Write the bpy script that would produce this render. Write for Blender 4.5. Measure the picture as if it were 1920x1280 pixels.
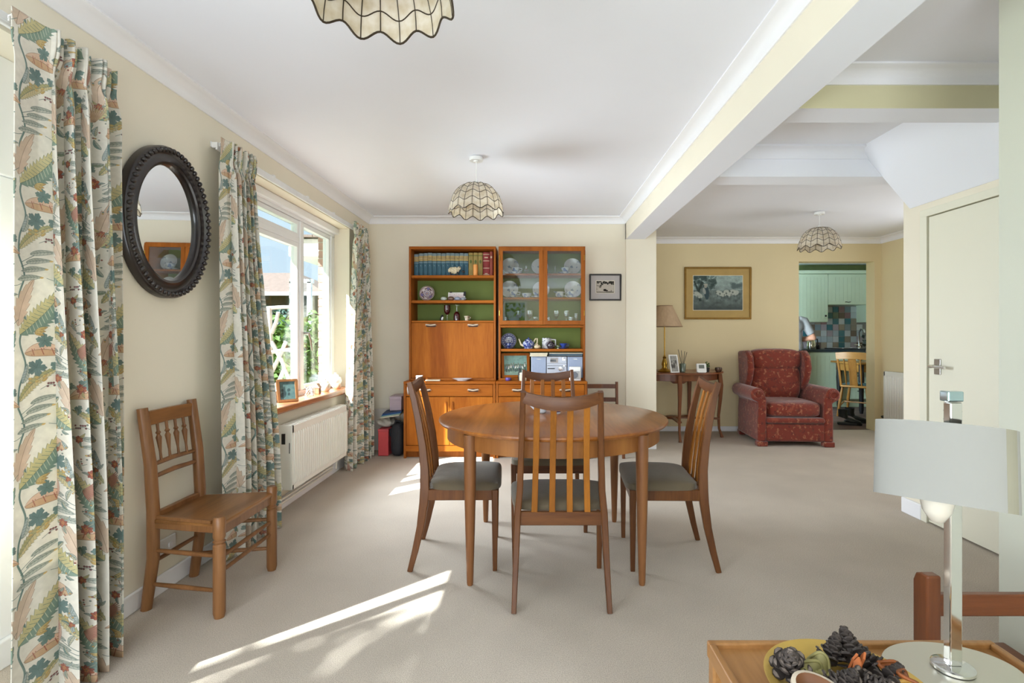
import bpy, bmesh, math, random
import numpy as np
from mathutils import Vector, Matrix, Euler
random.seed(7); np.random.seed(7)
for o in list(bpy.data.objects): bpy.data.objects.remove(o, do_unlink=True)
S = bpy.context.scene
COL = S.collection
PI = math.pi
# ------------------------------------------------------------------ camera
CX, CY, F, CH = 998.0, 628.0, 960.0, 1.176          # principal point, focal length in px, camera height
cam = bpy.data.cameras.new('camera'); camo = bpy.data.objects.new('camera', cam); COL.objects.link(camo)
cam.sensor_width = 36; cam.lens = F/1920*36; cam.clip_start = .05; cam.clip_end = 200
cam.shift_x = -(CX-960)/1920; cam.shift_y = (CY-640)/1920
camo.location = (0, 0, CH); camo.rotation_euler = (PI/2, 0, 0)
S.camera = camo
# ------------------------------------------------------------------ world, sun, window light, added fill lamps, exposure
w = bpy.data.worlds.new('sky'); S.world = w; w.use_nodes = True
nt = w.node_tree; nt.nodes.clear()
wo = nt.nodes.new('ShaderNodeOutputWorld'); bg = nt.nodes.new('ShaderNodeBackground')
tc = nt.nodes.new('ShaderNodeTexCoord'); sx = nt.nodes.new('ShaderNodeSeparateXYZ'); cr = nt.nodes.new('ShaderNodeValToRGB')
nt.links.new(tc.outputs['Generated'], sx.inputs[0]); nt.links.new(sx.outputs['Z'], cr.inputs[0])
cr.color_ramp.elements[0].position = 0.0; cr.color_ramp.elements[0].color = (.74, .86, .95, 1)
cr.color_ramp.elements[1].position = .6; cr.color_ramp.elements[1].color = (.42, .66, .90, 1)
nt.links.new(cr.outputs[0], bg.inputs[0]); bg.inputs[1].default_value = .82
nt.links.new(bg.outputs[0], wo.inputs[0])
SUN_DIR = Vector((1, .84, -1.15)).normalized()
sl = bpy.data.lights.new('sun', 'SUN'); sl.energy = 18.0; sl.color = (1, .975, .94); sl.angle = math.radians(.6)
so = bpy.data.objects.new('sun', sl); COL.objects.link(so)
so.rotation_euler = SUN_DIR.to_track_quat('-Z', 'Y').to_euler(); so.location = (-6, -5, 7)
def area(name, loc, direction, sx_, sy_, energy, col=(1, 1, 1), spread=180):
    l = bpy.data.lights.new(name, 'AREA'); l.shape = 'RECTANGLE'; l.size = sx_; l.size_y = sy_; l.energy = energy; l.color = col; l.spread = math.radians(spread)
    o = bpy.data.objects.new(name, l); COL.objects.link(o); o.location = loc
    o.rotation_euler = Vector(direction).to_track_quat('-Z', 'Z').to_euler()
    return o
area('daylight_patio_doors', (-1.68, -.1, 1.25), (1, .35, .25), 2.0, 1.3, 27, (.81, .90, 1))
area('daylight_window', (-1.63, 3.80, 1.25), (1, 0, -.28), 1.15, 1.0, 30, (.83, .92, 1), 125)
area('rear_fill', (-.1, -3.3, .80), (0, 1, .45), 3.0, 1.3, 94, (.82, .91, 1))  # added fill lamp, wider than the rear door, kept below the cabinet reflections
area('kitchen_fill', (2.88, 7.3, 1.15), (.78, .6, -.10), 1.0, 1.0, 30, (.68, .87, 1), 130)  # lamp added to brighten the kitchen units, at an unseen opening
area('living_fill', (4.2, 4.6, 1.45), (-1, 0, -.1), 1.5, 1.2, 11, (.9, .95, 1))  # lamp added to brighten the living room; the right wall has no window
VS = S.view_settings
VS.view_transform = 'Standard'; VS.look = 'None'; VS.exposure = 0.74; VS.gamma = 1.0; VS.use_curve_mapping = False
S.cycles.max_bounces = 10; S.cycles.diffuse_bounces = 6; S.cycles.transparent_max_bounces = 16
S.cycles.sample_clamp_indirect = 6; S.cycles.caustics_reflective = False; S.cycles.caustics_refractive = False

# ------------------------------------------------------------------ helpers
def X(px, D): return (px-CX)/F*D
def Z(py, D): return CH-(py-CY)/F*D
def lin(c):
    if isinstance(c, str): c = tuple(int(c[i:i+2], 16) for i in (0, 2, 4))
    return tuple(((v/255)/12.92 if v/255 <= .04045 else ((v/255+.055)/1.055)**2.4) for v in c)
MATS = {}
def newmat(name):
    m = bpy.data.materials.new(name); m.use_nodes = True
    nt = m.node_tree; b = nt.nodes['Principled BSDF']; MATS[name] = m
    return m, nt, b
def N(nt, t, **k):
    n = nt.nodes.new(t)
    for a, v in k.items(): setattr(n, a, v)
    return n
def mat(name, c, rough=.5, metal=0, var=.06, vscale=8, bump=0, bscale=60, coat=0, spec=.5, vec=(1, 1, 1), sheen=0):
    """plain colour with slight procedural variation and optional relief"""
    if name in MATS: return MATS[name]
    m, nt, b = newmat(name); c = lin(c)
    b.inputs['Roughness'].default_value = rough; b.inputs['Metallic'].default_value = metal
    b.inputs['Specular IOR Level'].default_value = spec; b.inputs['Coat Weight'].default_value = coat
    if sheen: b.inputs['Sheen Weight'].default_value = sheen
    tcn = N(nt, 'ShaderNodeTexCoord'); mp = N(nt, 'ShaderNodeMapping'); mp.inputs['Scale'].default_value = vec
    nt.links.new(tcn.outputs['Object'], mp.inputs[0])
    no = N(nt, 'ShaderNodeTexNoise'); no.inputs['Scale'].default_value = vscale; no.inputs['Detail'].default_value = 4
    nt.links.new(mp.outputs[0], no.inputs['Vector'])
    r = N(nt, 'ShaderNodeValToRGB'); e = r.color_ramp.elements
    e[0].position = .3; e[1].position = .7
    e[0].color = (*[v*(1-var) for v in c], 1); e[1].color = (*[min(1, v*(1+var)) for v in c], 1)
    nt.links.new(no.outputs['Fac'], r.inputs[0]); nt.links.new(r.outputs[0], b.inputs['Base Color'])
    if bump:
        n2 = N(nt, 'ShaderNodeTexNoise'); n2.inputs['Scale'].default_value = bscale; n2.inputs['Detail'].default_value = 3
        nt.links.new(mp.outputs[0], n2.inputs['Vector'])
        bp = N(nt, 'ShaderNodeBump'); bp.inputs['Strength'].default_value = bump; bp.inputs['Distance'].default_value = .01
        nt.links.new(n2.outputs['Fac'], bp.inputs['Height']); nt.links.new(bp.outputs[0], b.inputs['Normal'])
    return m
def wood(name, c1, c2, axis='z', scale=9, rough=.45, coat=.04, dist=.8, spec=.3):
    if name in MATS: return MATS[name]
    m, nt, b = newmat(name); c1, c2 = lin(c1), lin(c2)
    b.inputs['Roughness'].default_value = rough; b.inputs['Coat Weight'].default_value = coat; b.inputs['Coat Roughness'].default_value = .25; b.inputs['Specular IOR Level'].default_value = spec
    tcn = N(nt, 'ShaderNodeTexCoord'); mp = N(nt, 'ShaderNodeMapping')
    st = {'x': (.09, 1, 1), 'y': (1, .09, 1), 'z': (1, 1, .09)}[axis]
    mp.inputs['Scale'].default_value = st; nt.links.new(tcn.outputs['Object'], mp.inputs[0])
    n1 = N(nt, 'ShaderNodeTexNoise'); n1.inputs['Scale'].default_value = scale; n1.inputs['Detail'].default_value = 5; n1.inputs['Distortion'].default_value = dist
    n2 = N(nt, 'ShaderNodeTexNoise'); n2.inputs['Scale'].default_value = scale*14; n2.inputs['Detail'].default_value = 3
    for n in (n1, n2): nt.links.new(mp.outputs[0], n.inputs['Vector'])
    mx = N(nt, 'ShaderNodeMath', operation='MULTIPLY_ADD'); mx.inputs[1].default_value = .35
    nt.links.new(n2.outputs['Fac'], mx.inputs[0]); nt.links.new(n1.outputs['Fac'], mx.inputs[2])
    r = N(nt, 'ShaderNodeValToRGB'); e = r.color_ramp.elements
    e[0].position = .45; e[1].position = .9; e[0].color = (*c1, 1); e[1].color = (*c2, 1)
    nt.links.new(mx.outputs[0], r.inputs[0]); nt.links.new(r.outputs[0], b.inputs['Base Color'])
    bp = N(nt, 'ShaderNodeBump'); bp.inputs['Strength'].default_value = .06; bp.inputs['Distance'].default_value = .004
    nt.links.new(n2.outputs['Fac'], bp.inputs['Height']); nt.links.new(bp.outputs[0], b.inputs['Normal'])
    return m
def glassmat(name, tint=(.95, .97, .97), gloss=.08, rough=.0, facing=.25):
    if name in MATS: return MATS[name]
    m, nt, b = newmat(name); nt.nodes.remove(b); out = nt.nodes['Material Output']
    t = N(nt, 'ShaderNodeBsdfTransparent'); t.inputs[0].default_value = (*tint, 1)
    g = N(nt, 'ShaderNodeBsdfGlossy'); g.inputs['Roughness'].default_value = rough; g.inputs[0].default_value = (.95, .97, .97, 1)
    lw = N(nt, 'ShaderNodeLayerWeight'); lw.inputs[0].default_value = .35
    ma = N(nt, 'ShaderNodeMath', operation='MULTIPLY_ADD'); ma.inputs[1].default_value = facing; ma.inputs[2].default_value = gloss
    nt.links.new(lw.outputs['Facing'], ma.inputs[0])
    mx = N(nt, 'ShaderNodeMixShader'); nt.links.new(ma.outputs[0], mx.inputs[0])
    nt.links.new(t.outputs[0], mx.inputs[1]); nt.links.new(g.outputs[0], mx.inputs[2]); nt.links.new(mx.outputs[0], out.inputs[0])
    return m
def speckle(name, base, cols, scale=30, thr=.55, rough=.3, coat=.3, sheen=0):
    """base colour with scattered blotches of print colours (voronoi cells picked by noise)"""
    if name in MATS: return MATS[name]
    m, nt, b = newmat(name); b.inputs['Roughness'].default_value = rough; b.inputs['Coat Weight'].default_value = coat
    if sheen: b.inputs['Sheen Weight'].default_value = sheen
    tcn = N(nt, 'ShaderNodeTexCoord'); prev = None
    for i, c in enumerate(cols):
        no = N(nt, 'ShaderNodeTexNoise'); no.inputs['Scale'].default_value = scale*(1+.35*i); no.inputs['Detail'].default_value = 2.5
        mp = N(nt, 'ShaderNodeMapping'); mp.inputs['Location'].default_value = (i*3.1+.2, i*1.7, i*2.3)
        nt.links.new(tcn.outputs['Object'], mp.inputs[0]); nt.links.new(mp.outputs[0], no.inputs['Vector'])
        r = N(nt, 'ShaderNodeValToRGB'); r.color_ramp.elements[0].position = thr; r.color_ramp.elements[1].position = thr+.05
        nt.links.new(no.outputs['Fac'], r.inputs[0])
        mx = N(nt, 'ShaderNodeMix', data_type='RGBA'); nt.links.new(r.outputs[0], mx.inputs[0])
        if prev is None: mx.inputs[6].default_value = (*lin(base), 1)
        else: nt.links.new(prev, mx.inputs[6])
        mx.inputs[7].default_value = (*lin(c), 1); prev = mx.outputs[2]
    nt.links.new(prev, b.inputs['Base Color'])
    return m
def printmat(name, arr, rough=.7, translucent=0, coat=0):
    """flat print: pixels drawn by this script with numpy, mapped by UV"""
    h, w_ = arr.shape[:2]
    im = bpy.data.images.new(name, w_, h, alpha=False)
    a = np.ones((h, w_, 4), np.float32); a[..., :3] = np.clip(arr, 0, 1); im.pixels.foreach_set(a.ravel()); im.update()
    m, nt, b = newmat(name); b.inputs['Roughness'].default_value = rough; b.inputs['Coat Weight'].default_value = coat
    b.inputs['Specular IOR Level'].default_value = .25
    uv = N(nt, 'ShaderNodeUVMap'); t = N(nt, 'ShaderNodeTexImage'); t.image = im
    nt.links.new(uv.outputs[0], t.inputs[0]); nt.links.new(t.outputs[0], b.inputs['Base Color'])
    if translucent:
        out = nt.nodes['Material Output']; tr = N(nt, 'ShaderNodeBsdfTranslucent'); nt.links.new(t.outputs[0], tr.inputs[0])
        mx = N(nt, 'ShaderNodeMixShader'); mx.inputs[0].default_value = translucent
        nt.links.new(b.outputs[0], mx.inputs[1]); nt.links.new(tr.outputs[0], mx.inputs[2]); nt.links.new(mx.outputs[0], out.inputs[0])
    return m

class G:
    """collects shapes into one mesh"""
    def __init__(s): s.v = []; s.f = []; s.m = []; s.uv = None
    def add(s, vs, fs, mi=0, M=None):
        n = len(s.v)
        s.v += [tuple(M @ Vector(p)) if M else tuple(p) for p in vs]
        s.f += [tuple(i+n for i in f) for f in fs]; s.m += [mi]*len(fs); return s
    def box(s, x0, x1, y0, y1, z0, z1, mi=0, M=None):
        vs = [(x, y, z) for z in (z0, z1) for y in (y0, y1) for x in (x0, x1)]
        return s.add(vs, [(0, 2, 3, 1), (4, 5, 7, 6), (0, 1, 5, 4), (2, 6, 7, 3), (0, 4, 6, 2), (1, 3, 7, 5)], mi, M)
    def lathe(s, prof, n=24, c=(0, 0, 0), mi=0, M=None, sx=1, sy=1, caps=True):
        vs = []; fs = []; k = len(prof)
        for r, z in prof:
            for i in range(n):
                a = 2*PI*i/n; vs.append((c[0]+sx*r*math.cos(a), c[1]+sy*r*math.sin(a), c[2]+z))
        for j in range(k-1):
            for i in range(n):
                a, b = j*n+i, j*n+(i+1) % n
                fs.append((a, b, b+n, a+n))
        if caps:
            if prof[0][0] > 1e-5: fs.append(tuple(range(n-1, -1, -1)))
            if prof[-1][0] > 1e-5: fs.append(tuple((k-1)*n+i for i in range(n)))
        return s.add(vs, fs, mi, M)
    def sweep(s, pts, sec, mi=0, M=None, up=(0, 0, 1), caps=True, closed=False):
        """sec: function(i)-> list of (a,b) section points, or constant list; a along side, b along up-ish"""
        pts = [Vector(p) for p in pts]; k = len(pts); vs = []; fs = []; up = Vector(up)
        for i, p in enumerate(pts):
            if closed: t = pts[(i+1) % k]-pts[i-1]
            else: t = pts[min(i+1, k-1)]-pts[max(i-1, 0)]
            t.normalize(); u = up - t*up.dot(t)
            if u.length < 1e-4: u = Vector((0, 1, 0)) - t*t.y
            if u.length < 1e-4: u = Vector((1, 0, 0))
            u.normalize(); sd = t.cross(u)
            sc = sec(i) if callable(sec) else sec
            for a, b in sc: vs.append(tuple(p+sd*a+u*b))
            n = len(sc)
        for j in range(k if closed else k-1):
            for i in range(n):
                a, b = j*n+i, j*n+(i+1) % n; c, d = ((j+1) % k)*n+i, ((j+1) % k)*n+(i+1) % n
                fs.append((a, b, d, c))
        if caps and not closed: fs.append(tuple(range(n-1, -1, -1))); fs.append(tuple((k-1)*n+i for i in range(n)))
        return s.add(vs, fs, mi, M)
    def tube(s, pts, r, n=8, mi=0, M=None, up=(0, 0, 1), closed=False, caps=True):
        def sec(i):
            rr = r[i] if isinstance(r, (list, tuple)) else r
            return [(rr*math.cos(2*PI*j/n), rr*math.sin(2*PI*j/n)) for j in range(n)]
        return s.sweep(pts, sec, mi, M, up, caps, closed)
    def bar(s, pts, ws, hs, mi=0, M=None, up=(0, 0, 1)):
        def sec(i):
            a = (ws[i] if isinstance(ws, (list, tuple)) else ws)/2; b = (hs[i] if isinstance(hs, (list, tuple)) else hs)/2
            q = min(a, b)*.28
            return [(-a+q, -b), (a-q, -b), (a, -b+q), (a, b-q), (a-q, b), (-a+q, b), (-a, b-q), (-a, -b+q)]
        return s.sweep(pts, sec, mi, M, up)
    def prism(s, poly, axis, a0, a1, mi=0, M=None):
        """poly points in the two other axes (order x<y<z), extruded along axis"""
        def P(p, a): return {'x': (a, p[0], p[1]), 'y': (p[0], a, p[1]), 'z': (p[0], p[1], a)}[axis]
        n = len(poly); vs = [P(p, a0) for p in poly]+[P(p, a1) for p in poly]
        ar = sum(poly[i][0]*poly[(i+1) % n][1]-poly[(i+1) % n][0]*poly[i][1] for i in range(n))
        fs = [tuple(range(n-1, -1, -1)), tuple(range(n, 2*n))]+[(i, (i+1) % n, n+(i+1) % n, n+i) for i in range(n)]
        flip = (ar < 0) ^ (axis == 'y')
        if flip: fs = [tuple(reversed(f)) for f in fs]
        return s.add(vs, fs, mi, M)
    def ball(s, c, r, n=12, m=8, mi=0, M=None, e=1):
        if not isinstance(r, (list, tuple)): r = (r, r, r)
        def sp(v): return math.copysign(abs(v)**e, v)
        vs = []; fs = []
        for j in range(m+1):
            ph = PI*j/m-PI/2
            for i in range(n):
                a = 2*PI*i/n
                vs.append((c[0]+r[0]*sp(math.cos(ph))*sp(math.cos(a)), c[1]+r[1]*sp(math.cos(ph))*sp(math.sin(a)), c[2]+r[2]*sp(math.sin(ph))))
        for j in range(m):
            for i in range(n):
                a, b = j*n+i, j*n+(i+1) % n; fs.append((a, b, b+n, a+n))
        return s.add(vs, fs, mi, M)
    def quad_uv(s, p00, p10, p11, p01, mi=0):
        if s.uv is None: s.uv = {}
        s.uv[len(s.f)] = [(0, 0), (1, 0), (1, 1), (0, 1)]
        return s.add([p00, p10, p11, p01], [(0, 1, 2, 3)], mi)
    def mesh(s, name, mats, smooth=None):
        me = bpy.data.meshes.new(name); me.from_pydata(s.v, [], s.f)
        for m in (mats if isinstance(mats, (list, tuple)) else [mats]): me.materials.append(m)
        me.polygons.foreach_set('material_index', s.m)
        if s.uv is not None:
            l = me.uv_layers.new(name='UVMap')
            for fi, uvs in s.uv.items():
                for k, li in enumerate(me.polygons[fi].loop_indices): l.data[li].uv = uvs[k]
        bm = bmesh.new(); bm.from_mesh(me)
        bmesh.ops.remove_doubles(bm, verts=bm.verts, dist=1e-6)
        bmesh.ops.recalc_face_normals(bm, faces=bm.faces); bm.to_mesh(me); bm.free()
        if smooth:
            me.polygons.foreach_set('use_smooth', [True]*len(me.polygons)); me.set_sharp_from_angle(angle=math.radians(smooth))
        me.update(); return me
    def build(s, name, mats, parent=None, smooth=None, bevel=0, seg=2, subsurf=0, loc=None, rot=None):
        o = bpy.data.objects.new(name, s.mesh(name, mats, smooth)); COL.objects.link(o)
        if parent: o.parent = parent
        if loc: o.location = loc
        if rot: o.rotation_euler = rot
        if bevel:
            b = o.modifiers.new('bevel', 'BEVEL'); b.width = bevel; b.segments = seg; b.limit_method = 'ANGLE'; b.angle_limit = math.radians(50)
        if subsurf:
            q = o.modifiers.new('sub', 'SUBSURF'); q.levels = subsurf; q.render_levels = subsurf
        return o
def RM(ax, deg): return Matrix.Rotation(math.radians(deg), 4, ax)
def TM(x, y, z): return Matrix.Translation((x, y, z))
def thing(name, label, cat, loc=(0, 0, 0), rz=0, group=None, rot=None):
    o = bpy.data.objects.new(name, None); COL.objects.link(o); o.empty_display_size = .05
    o.location = loc; o.rotation_euler = rot if rot else (0, 0, rz)
    return tag(o, label, cat, group)
def tag(o, label, cat, group=None):
    o['label'] = label; o['category'] = cat
    if group: o['group'] = group
    return o
def struct(o):
    o['kind'] = 'structure'; return o
def dup(root, loc=None, rz=None, label=None, group=None, rot=None):
    r = root.copy(); COL.objects.link(r)
    if loc is not None: r.location = loc
    if rz is not None: r.rotation_euler = (0, 0, rz)
    if rot is not None: r.rotation_euler = rot
    if label: r['label'] = label
    if group: r['group'] = group
    for ch in [o for o in KIDS(root)]:
        c = ch.copy(); COL.objects.link(c); c.parent = r
        for g in KIDS(ch):
            d = g.copy(); COL.objects.link(d); d.parent = c
    return r
def KIDS(p): return [o for o in bpy.data.objects if o.parent == p]

# ------------------------------------------------------------------ little painter for flat prints
class Cv:
    def __init__(s, w_, h, W_, H_, bgc, wrap=False):
        s.w, s.h, s.wrap = w_, h, wrap
        s.a = np.ones((H_, W_, 3), np.float32)*np.array(bgc, np.float32)/255
        s.x, s.y = np.meshgrid((np.arange(W_)+.5)/W_*w_, (np.arange(H_)+.5)/H_*h); s.px = w_/W_
    def win(s, cx, cy, rad):
        """work only on the pixels within rad of a point"""
        H_, W_ = s.x.shape; q = int(rad/s.px)+3; ix, iy = int(cx/s.px), int(cy/s.px)
        xs, ys = np.arange(ix-q, ix+q+1), np.arange(iy-q, iy+q+1)
        if s.wrap:
            xs = xs % W_ if len(xs) < W_ else np.arange(W_); ys = ys % H_ if len(ys) < H_ else np.arange(H_)
        else: xs = xs[(xs >= 0) & (xs < W_)]; ys = ys[(ys >= 0) & (ys < H_)]
        s.sl = np.ix_(ys, xs)
    def d(s, cx, cy, rad=None):
        if rad is None: s.sl = np.ix_(np.arange(s.x.shape[0]), np.arange(s.x.shape[1]))
        else: s.win(cx, cy, rad)
        dx, dy = s.x[s.sl]-cx, s.y[s.sl]-cy
        if s.wrap: dx = (dx+s.w/2) % s.w-s.w/2; dy = (dy+s.h/2) % s.h-s.h/2
        return dx, dy
    def put(s, sd, col, al=1):
        """sd: signed distance, negative inside"""
        if sd.size == 0: return
        if sd.shape == s.x.shape: s.sl = np.ix_(np.arange(s.x.shape[0]), np.arange(s.x.shape[1]))
        m = (np.clip(.5-sd/(1.4*s.px), 0, 1)*al)[..., None]; s.a[s.sl] = s.a[s.sl]*(1-m)+m*np.array(col, np.float32)/255
    def ell(s, cx, cy, rx, ry, col, ang=0, al=1, out=None, ow=2):
        dx, dy = s.d(cx, cy, max(rx, ry)+ow+4*s.px); c, q = math.cos(ang), math.sin(ang)
        u, v = (dx*c+dy*q)/rx, (-dx*q+dy*c)/ry; sd = (np.sqrt(u*u+v*v)-1)*min(rx, ry)
        if out: s.put(sd-ow, out, al)
        s.put(sd, col, al)
    def local(s, x0, y0, x1, y1, bend, wd=0):
        L = math.hypot(x1-x0, y1-y0); ux, uy = (x1-x0)/L, (y1-y0)/L
        dx, dy = s.d((x0+x1)/2, (y0+y1)/2, L/2+abs(bend)+wd*1.5+5*s.px)
        t = (dx*ux+dy*uy)/L+.5; d = -dx*uy+dy*ux; tt = np.clip(t, 0, 1)
        return t, d-bend*4*tt*(1-tt), L
    def leaf(s, x0, y0, x1, y1, wd, bend, ca, cb, out, serr=0, veins=0, vcol=None, ow=2.2):
        t, d, L = s.local(x0, y0, x1, y1, bend, wd+ow); tt = np.clip(t, 0, 1)
        wv = wd*np.sin(PI*tt**.75)**.8
        if serr: wv = wv*(1+.38*((tt*serr) % 1-.5))
        e = np.maximum(np.abs(d)-wv, (np.abs(t-.5)-.5)*L)
        s.put(e-ow, out); s.put(np.maximum(e, -d), ca); s.put(np.maximum(e, d), cb)
        if veins:
            q = np.abs(((tt*veins+np.abs(d)/wd*.7) % 1)-.5)*L/veins-ow*.6
            s.put(np.maximum(q, e+ow), vcol or out, .75)
        s.put(np.maximum(np.abs(d)-ow*.6, e), out)
    def stem(s, pts, wd, col):
        for (x0, y0), (x1, y1) in zip(pts[:-1], pts[1:]):
            t, d, L = s.local(x0, y0, x1, y1, 0, wd); s.put(np.maximum(np.abs(d)-wd, (np.abs(t-.5)-.5)*L-wd*.5), col)
    def lobed(s, cx, cy, r, n, ang, col, out, depth=.35, ow=2):
        dx, dy = s.d(cx, cy, r*1.3+ow+4*s.px); th = np.arctan2(dy, dx)-ang; rr = np.hypot(dx, dy)
        R = r*(1-depth+depth*np.abs(np.cos(th*n/2))**.8+.06*np.cos(th*n*3)); sd = rr-R
        s.put(sd-ow, out); s.put(sd, col)
        for k in range(n):
            a = ang+2*PI*k/n; s.stem([(cx, cy), (cx+.75*r*math.cos(a), cy+.75*r*math.sin(a))], ow*.35, out)
    def noise(s, sc, seed=0):
        rs = np.random.RandomState(seed); H_, W_ = s.x.shape; o = np.zeros((H_, W_))
        for k in range(4):
            g = rs.rand(int(sc*2**k)+2, int(sc*2**k)+2)
            yi = np.linspace(0, g.shape[0]-1.001, H_); xi = np.linspace(0, g.shape[1]-1.001, W_)
            y0 = yi.astype(int); x0 = xi.astype(int); fy = (yi-y0)[:, None]; fx = (xi-x0)[None]
            v = g[y0][:, x0]*(1-fy)*(1-fx)+g[y0+1][:, x0]*fy*(1-fx)+g[y0][:, x0+1]*(1-fy)*fx+g[y0+1][:, x0+1]*fy*fx
            o += v*.5**(k+1)
        return o
def fabric_print():
    c = Cv(640, 690, 960, 1035, (230, 225, 213), True); T = (74, 96, 92); G1 = (138, 152, 128); TE = (104, 130, 124); YE = (208, 184, 118)
    PK = (214, 178, 154); RD = (156, 84, 68); OL = (160, 152, 104); GR = (164, 168, 156); OR = (204, 160, 84); BR = (132, 104, 84); LB = (168, 178, 176)
    def curve(pts, wd, col, seg=9):
        P = [np.array(p, float) for p in pts]; out = []
        for i in range(len(P)-1):
            p0, p1, p2, p3 = P[max(i-1, 0)], P[i], P[i+1], P[min(i+2, len(P)-1)]
            for k in range(seg):
                t = k/seg; out.append(tuple(.5*((2*p1)+(-p0+p2)*t+(2*p0-5*p1+4*p2-p3)*t*t+(-p0+3*p1-3*p2+p3)*t**3)))
        out.append(tuple(P[-1])); c.stem(out, wd, col)
    curve([(20, 690), (48, 600), (22, 500), (52, 400), (26, 300), (54, 190), (24, 90), (20, 0)], 3.6, TE); curve([(24, 690), (52, 600), (26, 500), (56, 400), (30, 300), (58, 190), (28, 90), (24, 0)], 1.0, T)
    curve([(330, 690), (300, 600), (360, 510), (318, 420), (362, 330), (322, 220), (350, 120), (330, 0)], 2.0, T)
    curve([(520, 690), (486, 560), (546, 420), (500, 300), (548, 140), (520, 0)], 1.8, BR)
    rs = random.Random(3)
    def small(x, y, a, L, cols=(TE, GR, G1, YE, LB)):
        ca = rs.choice(cols); c.leaf(x, y, x+L*math.cos(a), y+L*math.sin(a), L*.17, L*.1, ca, rs.choice([GR, (182, 176, 150), ca]), T, 0, 5, ow=1.1)
    for sx_, sy_ in ((0, 0), (214, 236), (428, 470)):
        # large two-tone comb leaf with peach fringe
        c.leaf(18+sx_, 370+sy_, 96+sx_, 590+sy_, 30, 14, (206, 182, 158), (216, 192, 170), BR, 6, 0, ow=1.3)
        c.leaf(28+sx_, 330+sy_, 218+sx_, 566+sy_, 46, -24, (200, 190, 138), (122, 146, 130), T, 13, 0, ow=1.5)
        for k in range(13):                                         # comb veins
            t = .12+k*.062; x = 28+190*t+sx_+24*4*t*(1-t)*.78; y = 330+236*t+sy_-24*4*t*(1-t)*.63; q = 34*math.sin(PI*t**.8)
            c.stem([(x, y), (x-q*.95, y+q*.35)], 1.0, (96, 120, 108)); c.stem([(x, y), (x+q*.35, y-q*.9)], 1.5, (196, 200, 176))
        # long olive leaf
        c.leaf(24+sx_, 30+sy_, 212+sx_, 176+sy_, 21, 20, (170, 162, 112), (202, 186, 138), T, 15, 17, (110, 122, 92), ow=1.3); c.leaf(40+sx_, 110+sy_, 62+sx_, 196+sy_, 15, -7, LB, (178, 182, 170), T, 0, 7, ow=1.2)
        for k in range(4):                                          # four fingered leaflets with yellow tips
            x1, y1 = 196-k*20+sx_, 36-k*42+sy_; c.stem([(34+sx_, -30-k*20+sy_), (x1-70, y1-6)], 1.2, T)
            c.leaf(x1-118, y1-22, x1, y1+2, 12, 5, GR, (184, 186, 174), T, 0, 8, ow=1.2); c.ell(x1-6, y1, 8, 4, (206, 172, 104), .2)
        # pod with seeds
        c.leaf(52+sx_, 246+sy_, 238+sx_, 226+sy_, 31, 24, (220, 188, 162), (204, 166, 128), BR, 0, 0, ow=1.7)
        for k in range(34): c.ell(84+sx_+(k*41) % 122, 236+sy_+(k*29) % 30, 2.0, 3.0, RD, .5, .75)
        c.lobed(138+sx_, 302+sy_, 34, 5, .4, TE, T, .45, 1.2); c.lobed(104+sx_, 176+sy_, 40, 5, 1.2, (96, 122, 120), T, .45, 1.2); c.lobed(178+sx_, 180+sy_, 20, 3, .2, TE, T, .5, 1.1); c.lobed(210+sx_, 292+sy_, 17, 3, 1.2, (116, 136, 128), T, .5, 1.1)
        for k in range(9): c.leaf(66+sx_+(k*31) % 92, 110+sy_+(k*17) % 34, 84+sx_+(k*31) % 92, 116+sy_+(k*17) % 34+(k % 3-1)*9, 5, 1, (214, 190, 112), (200, 166, 90), BR, ow=.9)
        for k in range(3): c.leaf(98+sx_, 338+sy_, 152+sx_-k*8, 366+sy_-k*20, 9, 3, YE, (200, 168, 96), BR, 0, 4, ow=1)
        for k in range(8): c.ell(148+sx_+(k*23) % 56, 86+sy_+(k*13) % 26, 4, 4, (128, 74, 76), 0, 1, (84, 70, 66), .9)
        curve([(120+sx_, 74+sy_), (160+sx_, 92+sy_), (214+sx_, 80+sy_), (246+sx_, 92+sy_)], .9, T)
        curve([(150+sx_, 600+sy_), (196+sx_, 590+sy_), (232+sx_, 618+sy_)], .9, T)
    c.leaf(338, 232, 366, 392, 34, 2, (204, 168, 148), (196, 156, 136), BR, 0, 0, ow=1.2)
    for k in range(230):
        a, r = k*2.4, math.sqrt(k/230); c.ell(352+29*r*math.cos(a), 306+68*r*math.sin(a), 2.0, 2.0, (146, 88, 80), 0, .8)
    for cx, cy, r in ((430, 450, 26), (330, 470, 20), (560, 330, 20), (590, 60, 24), (300, 120, 20), (455, 180, 17), (610, 500, 18), (270, 330, 12), (505, 520, 13)):
        for k in range(9): a = k*.7; c.ell(cx+r*.62*math.cos(a), cy+r*.62*math.sin(a), r*.40, r*.26, (172, 92, 66) if k % 2 else (146, 74, 64), a, 1, (106, 60, 54), .9)
        for k in range(5): a = k*1.26+.3; c.ell(cx+r*.28*math.cos(a), cy+r*.28*math.sin(a), r*.18, r*.15, (190, 118, 70), a, 1, (120, 70, 50), .6)
        for k in range(3): small(cx+r*.7*math.cos(2.1*k), cy+r*.7*math.sin(2.1*k), 2.1*k+.3, rs.uniform(22, 38))
    for k in range(17):
        a = 1.0+k*.13; c.leaf(440, 95, 440+92*math.cos(a), 95+92*math.sin(a), 3.0, 3, (224, 194, 162), (208, 174, 138), BR, ow=.7)
    for k in range(13):
        a = 2.4+k*.15; c.leaf(600, 250, 600+66*math.cos(a), 250+66*math.sin(a), 3, 3, (170, 104, 96), (204, 150, 130), BR, ow=.7)
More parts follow.
